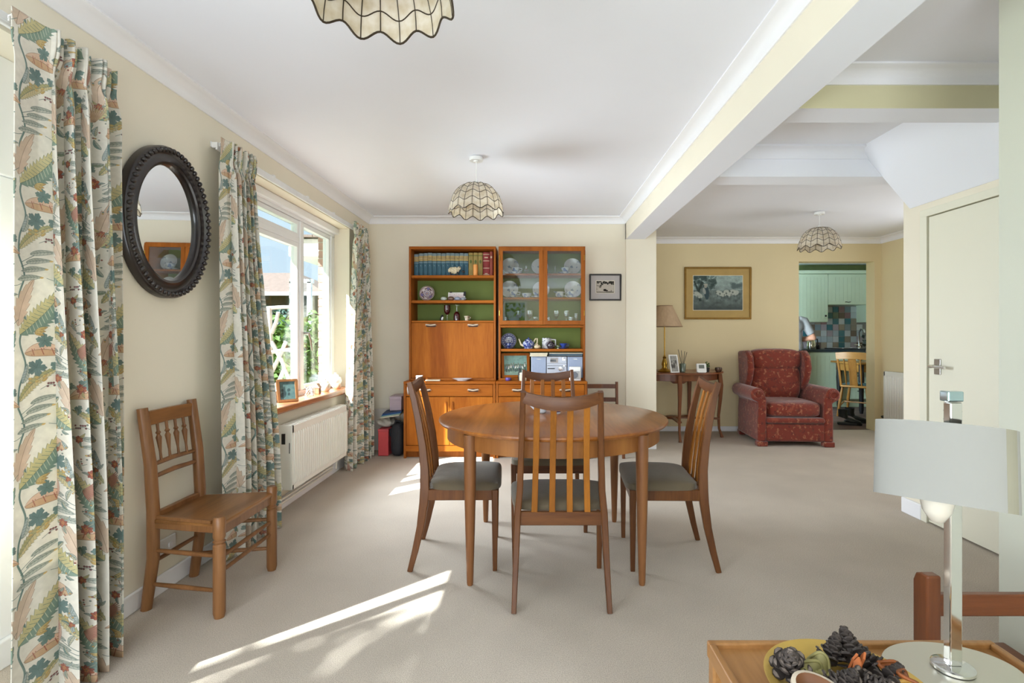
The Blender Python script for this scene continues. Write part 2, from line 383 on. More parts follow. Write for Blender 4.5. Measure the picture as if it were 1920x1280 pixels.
    for x, y in ((300, 30), (390, 620), (470, 560), (250, 640), (570, 420), (400, 380), (280, 380), (480, 300), (590, 160), (260, 280), (370, 170), (440, 20), (290, 560), (610, 620), (500, 480), (460, 640), (380, 60), (410, 250), (560, 560), (275, 470), (530, 240), (620, 400), (300, 220), (470, 110), (560, 110)):
        a = rs.uniform(0, 6.28); small(x, y, a, rs.uniform(34, 60))
        for k in range(rs.choice((0, 3, 4))): c.ell(x+rs.uniform(-22, 22), y+rs.uniform(-22, 22), 3.4, 3.4, rs.choice([(150, 84, 74), (200, 160, 90), (120, 140, 130)]), 0, 1, (96, 80, 70), .8)
    n = c.noise(40, 5); n2 = c.noise(8, 6); bgd = np.array((230, 225, 213))/255
    c.a = c.a*(1-.34*n2[..., None])+bgd*.34*n2[..., None]; c.a *= (1+.10*(n-.5))[..., None]
    return c.a
def farm_print():
    c = Cv(100, 72, 300, 216, (120, 138, 138)); n = c.noise(14, 2)
    yy = c.y/72; g = np.where(yy > .58, .62+.14*yy, .42+.1*n+.30*yy*n)[..., None]
    c.a = g*np.array([.78, .88, .86])*(1+.5*(n-.5))[..., None]
    for k in range(60):
        rs = np.random.RandomState(k); c.ell(rs.uniform(0, 45), 46+rs.uniform(0, 26), rs.uniform(3, 7), rs.uniform(2, 4), (52, 68, 66), rs.uniform(0, 3), .45)
    for k in range(30):
        rs = np.random.RandomState(k+90); c.ell(rs.uniform(78, 100), 46+rs.uniform(0, 10), 4, 3, (84, 100, 100), 0, .4)
    c.stem([(14, 20), (10, 38), (18, 58)], 2.5, (50, 62, 58)); c.stem([(10, 40), (2, 60)], 1.6, (50, 62, 58))
    c.ell(27, 36, 5, 14, (56, 74, 80), .05); c.ell(25, 50, 3, 4, (150, 150, 140)); c.ell(25, 53.5, 4.5, 1.5, (170, 168, 155)); c.ell(22, 40, 3, 7, (150, 156, 150), .3)
    for k, (x, y) in enumerate(((52, 36), (60, 33), (66, 37), (73, 34), (80, 38), (86, 36), (12, 30), (6, 34))):
        c.ell(x, y, 7, 5, (176, 182, 172), .5*(k % 3-1), .9); c.ell(x-6, y+1, 2, 2, (84, 92, 90), 0, .8); c.stem([(x-3, y-4), (x-3, y-9)], .6, (70, 80, 78)); c.stem([(x+3, y-4), (x+3, y-9)], .6, (70, 80, 78))
    c.a *= (1-.45*np.clip((22-c.y)/22, 0, 1)*n)[..., None]
    return c.a
def woodcut_print():
    c = Cv(100, 64, 220, 140, (190, 182, 170)); n = c.noise(18, 4)
    for k in range(46):
        rs = np.random.RandomState(k); x = rs.uniform(0, 100); y = 64-abs(rs.normal(0, 11)); c.ell(x, y, rs.uniform(3, 8), rs.uniform(1.5, 4), (28, 28, 24), rs.uniform(-.6, .6), .9)
    c.stem([(2, 40), (22, 34), (40, 48)], 1.2, (40, 40, 36)); c.ell(22, 30, 7, 4, (110, 104, 96), .5)
    c.ell(48, 14, 9, 6, (20, 14, 10)); c.ell(57, 11, 9, 3.5, (20, 14, 10)); c.ell(84, 10, 2, 4, (60, 54, 48)); c.ell(72, 4, 20, 2, (120, 112, 100))
    c.put(c.y-3.5, (20, 22, 16)); c.put(np.minimum(c.x, 100-c.x)-1.2, (60, 56, 50)); c.a *= (1+.2*(n-.5))[..., None]
    return c.a
def sport_print():
    c = Cv(100, 72, 220, 158, (120, 150, 140)); n = c.noise(12, 9); c.put(c.y-40, (96, 120, 104)); c.put(c.y-14, (130, 152, 136))
    rs = np.random.RandomState(2)
    for k in range(9):
        x = 10+k*10; y = 30+rs.uniform(-7, 6); c.ell(x, y, 3.0, 6.5, (214, 214, 208) if k % 3 else (120, 132, 150), rs.uniform(-.5, .5)); c.ell(x+2, y+10, 2, 2.4, (126, 100, 86)); c.stem([(x, y-6), (x+rs.uniform(-5, 5), y-16)], 1.2, (70, 76, 80)); c.stem([(x+1, y-8), (x+rs.uniform(0, 6), y-17)], 1.2, (70, 76, 80)); c.stem([(x+1, y+4), (x+rs.uniform(-7, 7), y+1)], 1, (150, 128, 112))
    c.a *= (1+.35*(n-.5))[..., None]; return c.a
def photo_print(seed, a, b, d):
    c = Cv(60, 80, 120, 160, a); n = c.noise(7, seed); c.a = (np.array(a)/255)*(1-n[..., None])+(np.array(b)/255)*n[..., None]
    rs = np.random.RandomState(seed)
    for k in range(7): c.ell(rs.uniform(8, 52), rs.uniform(15, 50), rs.uniform(3, 9), rs.uniform(5, 14), d, rs.uniform(-.5, .5), .7)
    return c.a.astype(np.float32)
def calendar_print():
    c = Cv(100, 50, 200, 100, (228, 220, 216))
    for r in range(6):
        for k in range(13):
            if r == 5 and k % 4: continue
            c.ell(9+k*6.9, 8+r*6.4, 1.7, 1.6, (168, 92, 132) if (r+k) % 5 else (120, 90, 140), 0, .8)
    c.put(np.abs(c.x-50)-.5, (200, 170, 180)); return c.a
def imari_print():
    c = Cv(100, 100, 220, 220, (206, 196, 196)); dx, dy = c.d(50, 50); r = np.hypot(dx, dy); th = np.arctan2(dy, dx)
    c.put(np.abs(r-46)-2.2, (120, 84, 70)); c.put(np.abs(r-22)-1.5, (84, 72, 110))
    for k in range(6):
        a = k*PI/3+.3; c.ell(50+33*math.cos(a), 50+33*math.sin(a), 11, 7, (120, 112, 160) if k % 2 else (216, 208, 210), a+PI/2, 1, (96, 56, 52), 1.5); c.ell(50+33*math.cos(a+.52), 50+33*math.sin(a+.52), 4.5, 4, (70, 46, 56), a)
    for k in range(8): a = k*PI/4; c.ell(50+11*math.cos(a), 50+11*math.sin(a), 5, 3, (126, 114, 150), a)
    c.ell(50, 50, 4, 4, (150, 90, 70)); return c.a
def willow_print(cream=(206, 210, 220)):
    c = Cv(100, 100, 220, 220, cream); n = c.noise(16, 3); dx, dy = c.d(50, 50); r = np.hypot(dx, dy); th = np.arctan2(dy, dx)
    c.put(np.where((r > 30) & (r < 48), -1., 1.)*2, (78, 86, 136), .75); c.put(np.abs(r-29)-1, (60, 66, 120))
    for k in range(16): a = k*PI/8; c.ell(50+39*math.cos(a), 50+39*math.sin(a), 4, 5, (196, 202, 216), a, .8)
    for k in range(40):
        rs = np.random.RandomState(k); a, q = rs.uniform(0, 6.28), 26*math.sqrt(rs.rand()); c.ell(50+q*math.cos(a), 50+q*math.sin(a), rs.uniform(1, 5), rs.uniform(1, 3), (62, 70, 126), rs.uniform(0, 3), .8)
    return c.a
def picture(G_, x0, x1, z0, z1, y):  # a quad facing -y with UV
    return G_.quad_uv((x0, y, z0), (x1, y, z0), (x1, y, z1), (x0, y, z1))
# ------------------------------------------------------------------ materials of the shell
M_wall = mat('cream_wall_paint', 'E9E1CE', .85, var=.015, vscale=3, bump=.03, bscale=220)
M_wall2 = mat('shaded_cream_wall_paint', 'E0D0A8', .85, var=.015, vscale=3, bump=.03, bscale=220)  # the same cream paint with the shade put into its colour
M_ceil = mat('white_ceiling_paint', 'EEF0F8', .9, var=.01, vscale=2, bump=.02, bscale=160)
M_gloss = mat('white_gloss_paint', 'F0F0F3', .4, var=.01, vscale=3)
M_door = mat('cream_door_paint', 'E6E3D0', .4, var=.01, vscale=2)
M_upvc = mat('white_window_frame_paint', 'F0F1F2', .3, var=.01)
M_carpet = mat('beige_carpet_pile', 'D3C8BA', .95, var=.07, vscale=2.2, bump=.55, bscale=420, spec=.1)
def carpet_detail():
    nt = M_carpet.node_tree; b = nt.nodes['Principled BSDF']; lk = b.inputs['Base Color'].links[0]; src = lk.from_socket
    tcn = N(nt, 'ShaderNodeTexCoord'); n2 = N(nt, 'ShaderNodeTexNoise'); n2.inputs['Scale'].default_value = 260; n2.inputs['Detail'].default_value = 2
    nt.links.new(tcn.outputs['Object'], n2.inputs['Vector'])
    r = N(nt, 'ShaderNodeValToRGB'); r.color_ramp.elements[0].position = .3; r.color_ramp.elements[1].position = .62
    r.color_ramp.elements[0].color = (.72, .70, .68, 1); r.color_ramp.elements[1].color = (1, 1, 1, 1); nt.links.new(n2.outputs['Fac'], r.inputs[0])
    mx = N(nt, 'ShaderNodeMix', data_type='RGBA', blend_type='MULTIPLY'); mx.inputs[0].default_value = 1
    nt.links.new(src, mx.inputs[6]); nt.links.new(r.outputs[0], mx.inputs[7]); nt.links.new(mx.outputs[2], b.inputs['Base Color'])
carpet_detail()
M_teak = wood('orange_teak_veneer', '84430F', 'AE6620', 'z', 7, .5, spec=.1)
M_teak_x = wood('orange_teak_veneer_horizontal', '84430F', 'AE6620', 'x', 7, .5, spec=.1)
M_teak_in = wood('teak_carcass', '7C4214', 'A45E20', 'z', 8, .5, spec=.12)
M_table = wood('teak_table_top', '6E3A12', 'A8682C', 'y', 5, .3, .35, 1.6)
M_tleg = wood('teak_table_leg', '6A4024', '8C5E38', 'z', 9, .4)
M_chair = wood('dark_teak_chair', '48260F', '70441E', 'z', 10, .42, .1)
M_chairx = wood('dark_teak_chair_rail', '48260F', '70441E', 'x', 10, .42, .1)
M_slat = wood('teak_slat', '7E4A10', 'A4661E', 'z', 10, .42, .1)
M_oak = wood('honey_oak', '6A4424', '8E623C', 'z', 9, .42, .2)
M_oakx = wood('honey_oak_seat', '6E4622', '986838', 'x', 6, .38, .3, 1.8)
M_dark = wood('dark_mahogany', '5A3018', '7E4A28', 'z', 9, .38, .3)
M_sill = wood('varnished_sill', '905230', 'B27A50', 'y', 8, .3, .4)
M_tray = wood('tray_oak', '8E6234', 'B58450', 'y', 7, .4, .2)
M_green = mat('olive_green_back_panel', '6F7F38', .7, var=.03)
M_chrome = mat('polished_chrome', 'D8D8D6', .08, 1, var=.01)
M_steel = mat('brushed_steel', 'B8B6B0', .3, 1, var=.03)
M_brass = mat('aged_brass', 'B08A3C', .3, 1, var=.12, vscale=14)
M_black = mat('black_plastic', '1B1B1D', .4, var=.05)
M_white = mat('white_plastic', 'EAEAE8', .4, var=.01)
M_pane = glassmat('window_glass', (.9, .94, .95), .03, 0, .15)
M_cabglass = glassmat('cabinet_glass', (.86, .88, .87), .05, 0, .3)
M_drink = glassmat('drinking_glass', (.93, .95, .95), .14, .02, .55)
M_gold = mat('gilt_frame', '8C6A2C', .4, .5, var=.12, vscale=30)

# ------------------------------------------------------------------ setting
def sbox(name, x0, x1, y0, y1, z0, z1, m, bevel=0):
    return struct(G().box(x0, x1, y0, y1, z0, z1).build(name, m, bevel=bevel))
sbox('floor', -2.02, 4.5, -3.7, 6.36, -.06, 0, M_carpet)
M_kfloor = wood('brown_plank_floor', '54403A', '75605A', 'x', 6, .45)
sbox('kitchen_floor', 2.7, 6.6, 6.36, 9.1, -.06, -.004, M_kfloor)
sbox('ceiling', -2.02, 6.6, -3.7, 9.1, 2.40, 2.52, M_ceil)
sbox('ceiling_living', 1.164, 4.4, 3.539, 6.30, 2.365, 2.402, M_ceil)
# left wall with patio and window openings
PY0, PY1, WY0, WY1, WZ0, WZ1, PZ = -1.15, 1.87, 2.95, 4.76, .655, 2.163, 2.155
g = G()
for a in ((-3.7, PY0, 0, 2.46), (PY0, PY1, PZ, 2.46), (PY1, WY0, 0, 2.46), (WY0, WY1, 0, WZ0), (WY0, WY1, WZ1, 2.46), (WY1, 5.62, 0, 2.46)):
    g.box(-1.93, -1.70, *a[:2], *a[2:])
wall_left = struct(g.build('wall_left', M_wall))
sbox('wall_back', -1.98, 1.28, 5.32, 5.62, 0, 2.46, M_wall)
sbox('trim_1', .967, 1.28, 5.285, 5.322, 0, 2.40, M_wall)
sbox('wall_living_left', .70, .93, 5.60, 6.5, 0, 2.46, M_wall2)
DX0, DX1, DZ = 3.27, 4.20, 2.078
g = G().box(.7, DX0, 6.28, 6.44, 0, 2.46).box(DX0, DX1, 6.28, 6.44, DZ, 2.46).box(DX1, 6.6, 6.28, 6.44, 0, 2.46)
struct(g.build('wall_far', M_wall2))
sbox('wall_right', 4.28, 4.45, 3.30, 6.30, 0, 2.46, M_wall2)
# cupboard wall under the stairs, with its opening, the end pier and the foreground wall
g = G().box(2.48, 2.56, .3, 2.53, 0, 2.46).box(2.48, 2.56, 2.53, 3.25, 1.925, 2.46).box(2.48, 2.56, 3.25, 3.42, 0, 2.46).box(2.56, 4.45, 3.34, 3.42, 0, 2.46)
struct(g.build('wall_cupboard', M_wall))
sbox('wall_near_right', 1.595, 1.78, -3.7, 1.75, 0, 2.46, mat('dimmed_green_cream_wall_paint', 'C2C3B4', .85, var=.015, vscale=3, bump=.03, bscale=220))  # wall paint darkened so this wall reads as less brightly lit
sbox('wall_hall', 1.78, 2.56, .2, .3, 0, 2.46, M_wall)
sbox('wall_cupboard_inner', 2.9, 2.98, 2.3, 3.34, 0, 2.40, M_wall)
g = G().box(-1.98, -.78, -3.7, -3.5, 0, 2.46).box(-.78, -.14, -3.7, -3.5, 2.1, 2.46).box(-.14, 1.78, -3.7, -3.5, 0, 2.46)
struct(g.build('wall_rear', M_wall))
# beams
def beam(name, x0, x1, y0, y1, z0, mside, munder):
    g = G(); g.box(x0, x1, y0, y1, z0, 2.41)
    g.m = [1, 0, 0, 0, 0, 0]
    return struct(g.build(name, [mside, munder]))
beam('beam_main', .967, 1.164, -3.5, 5.32, 2.166, M_wall, M_ceil)
beam('beam_hall', 1.164, 2.60, 2.363, 2.523, 2.222, mat('shaded_cream_paint', 'D2CCA8', .85, var=.015, vscale=3), M_ceil)  # beam face is the cream paint, its shade mixed into the colour
beam('beam_stairs', 1.164, 4.28, 3.356, 3.539, 2.214, M_ceil, M_ceil)
struct(G().prism([(2.13, 2.41), (2.475, 2.005), (2.60, 2.005), (2.60, 2.41)], 'y', 1.75, 3.358).build('ceiling_stair_soffit', M_ceil))
# coving: quarter round swept along each wall
def cove(name, a, b, nrm, z=2.40, s=.072, m=M_gloss):
    a, b, n = Vector((*a, 0)), Vector((*b, 0)), Vector((*nrm, 0))
    pr = [(0, z+.004), (0, z-s), (.008, z-s)]
    for k in range(7):
        t = k/6*PI/2; pr.append((.012+(s-.02)*(1-math.cos(t)), z-s+.008+(s-.02)*math.sin(t)))
    pr += [(s, z-.008), (s, z+.004)]
    g = G(); vs = [a+n*p+Vector((0, 0, q)) for p, q in pr]+[b+n*p+Vector((0, 0, q)) for p, q in pr]; k = len(pr)
    g.add(vs, [(i, (i+1) % k, k+(i+1) % k, k+i) for i in range(k)]+[tuple(range(k-1, -1, -1)), tuple(range(k, 2*k))])
    return struct(g.build(name, m, smooth=30))
cove('coving_left', (-1.70, -3.5), (-1.70, 5.32), (1, 0))
cove('coving_back', (-1.70, 5.32), (.967, 5.32), (0, -1))
cove('coving_beam', (.967, -3.5), (.967, 5.32), (-1, 0))
cove('coving_far', (.93, 6.28), (4.28, 6.28), (0, -1), 2.368)
cove('coving_right', (4.28, 3.55), (4.28, 6.28), (-1, 0), 2.368)
cove('coving_hall', (1.164, 2.363), (2.60, 2.363), (0, -1))
cove('coving_stairs', (1.164, 3.356), (2.34, 3.356), (0, -1), m=M_ceil)
# baseboards
def skirt(name, x0, x1, y0, y1, h=.085): return struct(G().box(x0, x1, y0, y1, 0, h).build(name, M_gloss, bevel=.006))
skirt('baseboard_left', -1.70, -1.685, 1.87, 5.32); skirt('baseboard_back', -1.70, 1.28, 5.27, 5.32, .07)
skirt('baseboard_far', .93, 3.27, 6.262, 6.28, .06); skirt('baseboard_right', 4.262, 4.28, 3.42, 6.28, .06)
skirt('baseboard_cupboard', 2.462, 2.48, 3.25, 3.42, .10); skirt('baseboard_near_right', 1.58, 1.595, -3.5, 1.75, .08)

# ------------------------------------------------------------------ window in the left wall
win = thing('window_1', 'white casement window with three lights beside the radiator', 'window', (-1.88, 0, 0)); struct(win)
del win['label']; del win['category']
g = G(); t = .035                                                    # frame, local x: outwards is negative
g.box(-.04, .04, WY0, WY1, 2.085, WZ1); g.box(-.04, .04, WY0, WY1, WZ0, .735)
for y0, y1 in ((WY0, WY0+.07), (WY1-.07, WY1), (4.065, 4.115), (3.305, 3.355)): g.box(-.04, .04, y0, y1, .735, 2.085)
g.build('window_frame', M_upvc, win, bevel=.006)
struct(G().box(-1.84, -1.795, WY0, WY1, 2.108, WZ1-.002).build('window_head', M_gloss, bevel=.004))
def sash(y0, y1, z0, z1, nm='sash', b=.032):
    g = G(); g.box(-.02, .03, y0, y1, z0, z0+b).box(-.02, .03, y0, y1, z1-b, z1).box(-.02, .03, y0, y0+b, z0+b, z1-b).box(-.02, .03, y1-b, y1, z0+b, z1-b)
    o = g.build(nm, M_upvc, win, bevel=.004)
    G().box(0, .006, y0+b-.004, y1-b+.004, z0+b-.004, z1-b+.004).build('pane', M_pane, o); return o
sash(4.117, WY1-.072, .737, 2.083); sash(WY0+.072, 3.303, .737, 2.083)
sash(3.357, 4.063, .737, 1.905); sash(3.357, 4.063, 1.945, 2.083)
G().box(-.035, .035, 3.355, 4.065, 1.905, 1.945).build('transom', M_upvc, win, bevel=.004)
G().tube([(.035, 4.14, 1.19), (.075, 4.14, 1.19)], .011).tube([(.07, 4.14, 1.20), (.075, 4.17, 1.13), (.07, 4.20, 1.05)], [.010, .008, .006]).build('handle', M_steel, win, smooth=40)
sill = struct(G().box(-1.86, -1.655, 2.92, WY1+.02, .655, .70).build('window_sill', M_sill, bevel=.012, seg=3))
# brick reveal outside
M_brick = mat('red_brick', 'B08678', .9, var=.18, vscale=20, bump=.2, bscale=60); M_mortar = mat('mortar', 'BEB6A8', .95, var=.05)
ob = thing('wall_outside', '', '', (0, 0, 0)); struct(ob); del ob['label']; del ob['category']
G().box(-1.985, -1.932, WY1+.005, 5.62, 0, 2.46).build('mortar_bed', M_mortar, ob)
bm_ = G().box(-.029, .029, -.11, .11, -.0325, .0325).mesh('brick', M_brick)
for k in range(28):
    for j in range(4):
        o = bpy.data.objects.new('brick', bm_); COL.objects.link(o); o.parent = ob
        o.location = (-1.961+random.uniform(-.002, .002), WY1+.11+j*.225-(.112 if k % 2 else 0)+.0, .2+k*.075)
        if j == 0 and k % 2: o.scale = (1, .5, 1); o.location.y = WY1+.055
struct(G().box(-2.62, -1.932, -3.7, 4.9, 2.58, 2.70).build('roof_eaves', M_gloss))
# patio doors: frame, stile, glass
pd = thing('window_2', '', '', (0, 0, 0)); struct(pd); del pd['label']; del pd['category']
g = G(); g.box(-1.93, -1.86, PY0, PY1, 1.74, PZ).box(-1.93, -1.86, PY0, PY1, 0, .10)
ST = [PY0, -.40, .36, 1.13, PY1]
for i, y in enumerate(ST): a, b = (y, y+.07) if i == 0 else (y-.07, y) if i == 4 else (y, y+.05); g.box(-1.915, -1.875, a, b, .10, 1.74)
g.build('window_frame', M_upvc, pd, bevel=.005)
for a, b in ((ST[0]+.07, ST[1]), (ST[1]+.05, ST[2]), (ST[2]+.05, ST[3]), (ST[3]+.05, ST[4]-.07)):
    G().box(-1.91, -1.88, a, b, .10, .785).build('door_panel', M_upvc, pd); G().box(-1.90, -1.893, a, b, .785, 1.74).build('pane', M_pane, pd)
rw = thing('door_2', '', '', (0, 0, 0)); struct(rw); del rw['label']; del rw['category']
g = G(); g.box(-.78, -.14, -3.66, -3.60, 2.04, 2.1).box(-.78, -.14, -3.66, -3.60, 0, .2)
for x0 in (-.78, -.20): g.box(x0, x0+.06, -3.66, -3.60, .2, 2.04)
g.build('door_frame', M_upvc, rw, bevel=.005); G().box(-.72, -.20, -3.633, -3.627, .2, 2.04).build('pane', M_pane, rw)
# cupboard door under the stairs
d = thing('door_1', '', '', (2.48, 0, 0)); struct(d); del d['label']; del d['category']
G().box(-.004, .036, 2.575, 3.197, .012, 1.912).build('door_panel', M_door, d, bevel=.003)
g = G().box(-.012, .03, 3.207, 3.262, 0, 1.925).box(-.012, .03, 2.51, 2.566, 0, 1.925).box(-.012, .03, 2.51, 3.262, 1.918, 1.965); g.build('door_frame', M_door, d, bevel=.003)
hg = G(); hg.box(-.010, -.003, 3.10, 3.15, .935, 1.03); hb = hg.build('handle_plate', M_steel, d, bevel=.003)
G().tube([(-.008, 3.125, .985), (-.05, 3.125, .985)], .010).tube([(-.05, 3.135, .985), (-.055, 3.08, .985), (-.048, 3.02, .983)], [.011, .009, .008]).build('lever', M_chrome, hb, smooth=40)
sk = thing('wall_socket', 'white double socket low on the wall behind the old spindle-back chair', 'socket', (-1.70, 2.36, .0))
G().box(0, .010, -.07, .07, .155, .24).build('face_plate', M_white, sk, bevel=.003)
G().box(.0095, .013, -.045, -.02, .19, .21).build('rocker_switch', M_gloss, sk); G().box(.0095, .013, .02, .045, .19, .21).build('rocker_switch', M_gloss, sk)

# ------------------------------------------------------------------ outside the window
def leafmat(name, c):
    m = mat(name, c, .6, var=.3, vscale=6); nt = m.node_tree; b = nt.nodes['Principled BSDF']; src = b.inputs['Base Color'].links[0].from_socket
    tr = N(nt, 'ShaderNodeBsdfTranslucent'); nt.links.new(src, tr.inputs[0]); mx = N(nt, 'ShaderNodeMixShader'); mx.inputs[0].default_value = .45
    nt.links.new(b.outputs[0], mx.inputs[1]); nt.links.new(tr.outputs[0], mx.inputs[2]); nt.links.new(mx.outputs[0], nt.nodes['Material Output'].inputs[0]); return m
M_lawn = mat('lawn', '566E36', .95, var=.2, vscale=3, bump=.4, bscale=60)
M_leafd = mat('dark_hedge_leaf', '2C4C42', .7, var=.3, vscale=6); M_leafl = leafmat('light_leaf', '5E7C3C'); M_leafb = leafmat('blue_green_leaf', '4A6A6C')
M_bark = mat('grey_bark', '857A70', .9, var=.2, vscale=20, bump=.4)
M_lat = mat('weathered_grey_lattice', 'B9B4AC', .85, var=.1, vscale=20)
struct(G().box(-40, -1.98, -20, 40, -.30, -.12).box(-1.98, 7, -20, -3.7, -.30, -.12).build('ground', M_lawn))
struct(G().box(-4.2, -1.98, -3, 9, -.13, -.08).build('patio_path', mat('pale_paving', 'B9B2A6', .9, var=.08, bump=.1)))
def leaves(n, cen, rad, size, seed, shell=.4):
    rs = np.random.RandomState(seed); g = G()
    for k in range(n):
        v = rs.normal(size=3); v /= np.linalg.norm(v); r = (shell+(1-shell)*rs.rand())
        p = np.array(cen)+v*r*np.array(rad); s_ = size*rs.uniform(.6, 1.3)
        Mx = Matrix.Translation(p) @ Euler(rs.uniform(0, 6.28, 3)).to_matrix().to_4x4()
        g.add([(0, -s_, 0), (s_*.45, 0, .1*s_), (0, s_, 0), (-s_*.45, 0, .1*s_)], [(0, 1, 2, 3)], 0, Mx)
    return g
def tree(name, label, loc, h, cr_, n, size, seed, ml, trunk=.09, parts=None):
    t = thing(name, label, 'tree', loc)
    g = G().tube([(0, 0, 0), (.05, .03, h*.4), (0, 0, h*.8)], [trunk, trunk*.7, trunk*.3], 8)
    rs = random.Random(seed)
    for k in range(7):
        a = k*2.4; z = h*(.35+.07*k); g.tube([(0, 0, z), (cr_[0]*.45*math.cos(a), cr_[1]*.45*math.sin(a), z+.25*cr_[2]), (cr_[0]*.85*math.cos(a), cr_[1]*.85*math.sin(a), z+.4*cr_[2])], [trunk*.4, trunk*.25, trunk*.1], 5)
    g.build('trunk', M_bark, t, smooth=50)
    o = leaves(n, (0, 0, h), cr_, size, seed).build('foliage', ml, t); o['kind'] = 'stuff'
    return t
tree('garden_tree', 'leafy tree whose blue-green branches show at the window top left', (-5.0, 6.75, -.12), 3.0, (.8, .75, 1.0), 900, .05, 11, M_leafb)
tree('garden_tree', 'broad dense tree standing beyond the patio doors behind the floral curtain', (-4.9, -3.12, -.12), 4.1, (1.6, 1.75, 2.4), 12000, .11, 12, M_leafl, .16)
tree('garden_tree', 'small tree reflected in the glazed cabinet door', (-.65, -6.6, -.12), 1.9, (1.5, .9, 1.9), 900, .10, 14, M_leafl, .07)
# neighbour's house
hs = thing('neighbour_house', 'brown brick neighbouring house with a hipped tiled roof seen through the window', 'house', (-10.6, 20.5, -.12))
M_rtile = mat('weathered_roof_tile', '6E6058', .9, var=.15, vscale=8, bump=.3, bscale=30)
G().box(-5.5, 2.1, 0, 6, 0, 2.95).build('wall', mat('brown_brick_wall', '5E4C44', .9, var=.12, vscale=10), hs)
g = G(); g.add([(-6, -.5, 2.92), (2.5, -.5, 2.92), (2.5, 6.5, 2.92), (-6, 6.5, 2.92), (-4, 3, 4.15), (-.2, 3, 4.15)], [(0, 1, 5, 4), (1, 2, 5), (2, 3, 4, 5), (3, 0, 4), (3, 2, 1, 0)]); g.build('roof', M_rtile, hs)
G().box(-6, 2.55, -.58, -.48, 2.84, 2.98).build('gutter', M_white, hs)
for x in (-3.6, -1.2, .9):
    f = G().box(x-.5, x+.5, -.05, .02, 1.1, 2.1).build('window', M_upvc, hs); G().box(x-.43, x+.43, -.07, -.045, 1.17, 2.03).build('pane', mat('dark_far_glass', '55626A', .1), f)
hd = leaves(2600, (0, 0, 1.0), (2.6, .8, 1.15), .13, 21, .75).build('hedge', M_leafd, loc=(-8.2, 15.0, -.12)); tag(hd, 'dark green clipped hedge between the lattice and the neighbouring house', 'hedge'); hd['kind'] = 'stuff'
for i, (px, D, s_, lb) in enumerate(((522, 6.6, .42, 'bushy shrub growing through the grey rustic lattice'), (536, 8.9, .55, 'leafy shrub behind the lattice at the casement mullion'), (588, 6.4, .45, 'green shrub seen low through the right casement'))):
    sh = thing('garden_shrub', lb, 'shrub', (X(px, D), D, -.12))
    G().tube([(0, 0, 0), (.05, 0, .5), (-.05, .05, 1.0)], [.03, .02, .01], 6).build('stem', M_bark, sh, smooth=50)
    o = leaves(900, (0, 0, .85), (s_*.75, s_*.75, .75), .07, 30+i, .3).build('foliage', M_leafl if i != 1 else M_leafd, sh); o['kind'] = 'stuff'
# rustic lattice
lt = thing('garden_lattice', 'grey rustic wooden lattice with crossed poles outside the window', 'trellis', (0, 5.9, -.12))
def pole(px0, py0, px1, py1, D=5.9, r=.024, nm='pole'):
    a = Vector((X(px0, D), 0, Z(py0, D)+.12)); b = Vector((X(px1, D), 0, Z(py1, D)+.12)); m_ = (a+b)/2+Vector((.01, .01, .01))
    G().tube([a, m_, b], [r, r*.9, r*.85], 7).build(nm, M_lat, lt, smooth=50)
pole(505, 577, 507, 838.5, r=.03); pole(552, 577, 553, 838.5, r=.03); pole(496, 578, 560, 576)
pole(508, 700, 536, 640); pole(509, 640, 545, 720); pole(510, 735, 534, 690); pole(514, 725, 528, 745); pole(509, 625, 522, 585); pole(509, 660, 552, 655)
# white conservatory-like shed corner and the eaves of the extension
sh = thing('garden_shed', 'white framed glazed lean-to standing behind the lattice', 'shed', (0, 7.9, -.12))
for px in (546, 563, 579):
    G().box(X(px, 7.9)-.03, X(px, 7.9)+.03, 0, .06, 0, 2.12).build('post', M_upvc, sh)
G().box(X(546, 7.9)-.03, X(580, 7.9)+.05, 0, .06, 2.10, 2.16).build('top_rail', M_upvc, sh)
G().box(X(546, 7.9), X(580, 7.9), 0, .06, 0, .62).build('base_panel', mat('grey_green_board', '9AA096', .8), sh)
for a, b in ((546, 563), (563, 579)): G().box(X(a, 7.9)+.03, X(b, 7.9)-.03, .02, .03, .62, 2.10).build('pane', M_pane, sh)
ev = thing('extension_eaves', 'white fascia and soffit of the tiled extension roof seen at the window top', 'roof', (-2.02, 5.75, 0))
G().box(-.72, -.05, 0, 1.7, 2.06, 2.26).build('soffit_box', M_white, ev, bevel=.01); G().box(-.70, -.62, 1.55, 1.63, -.12, 2.06).build('post', M_white, ev)
for k in range(6): G().box(-.80+k*.125, -.80+k*.125+.118, -.05, .35, 2.27, 2.295+.012*(k % 2)).build('roof_tile', M_rtile, ev)
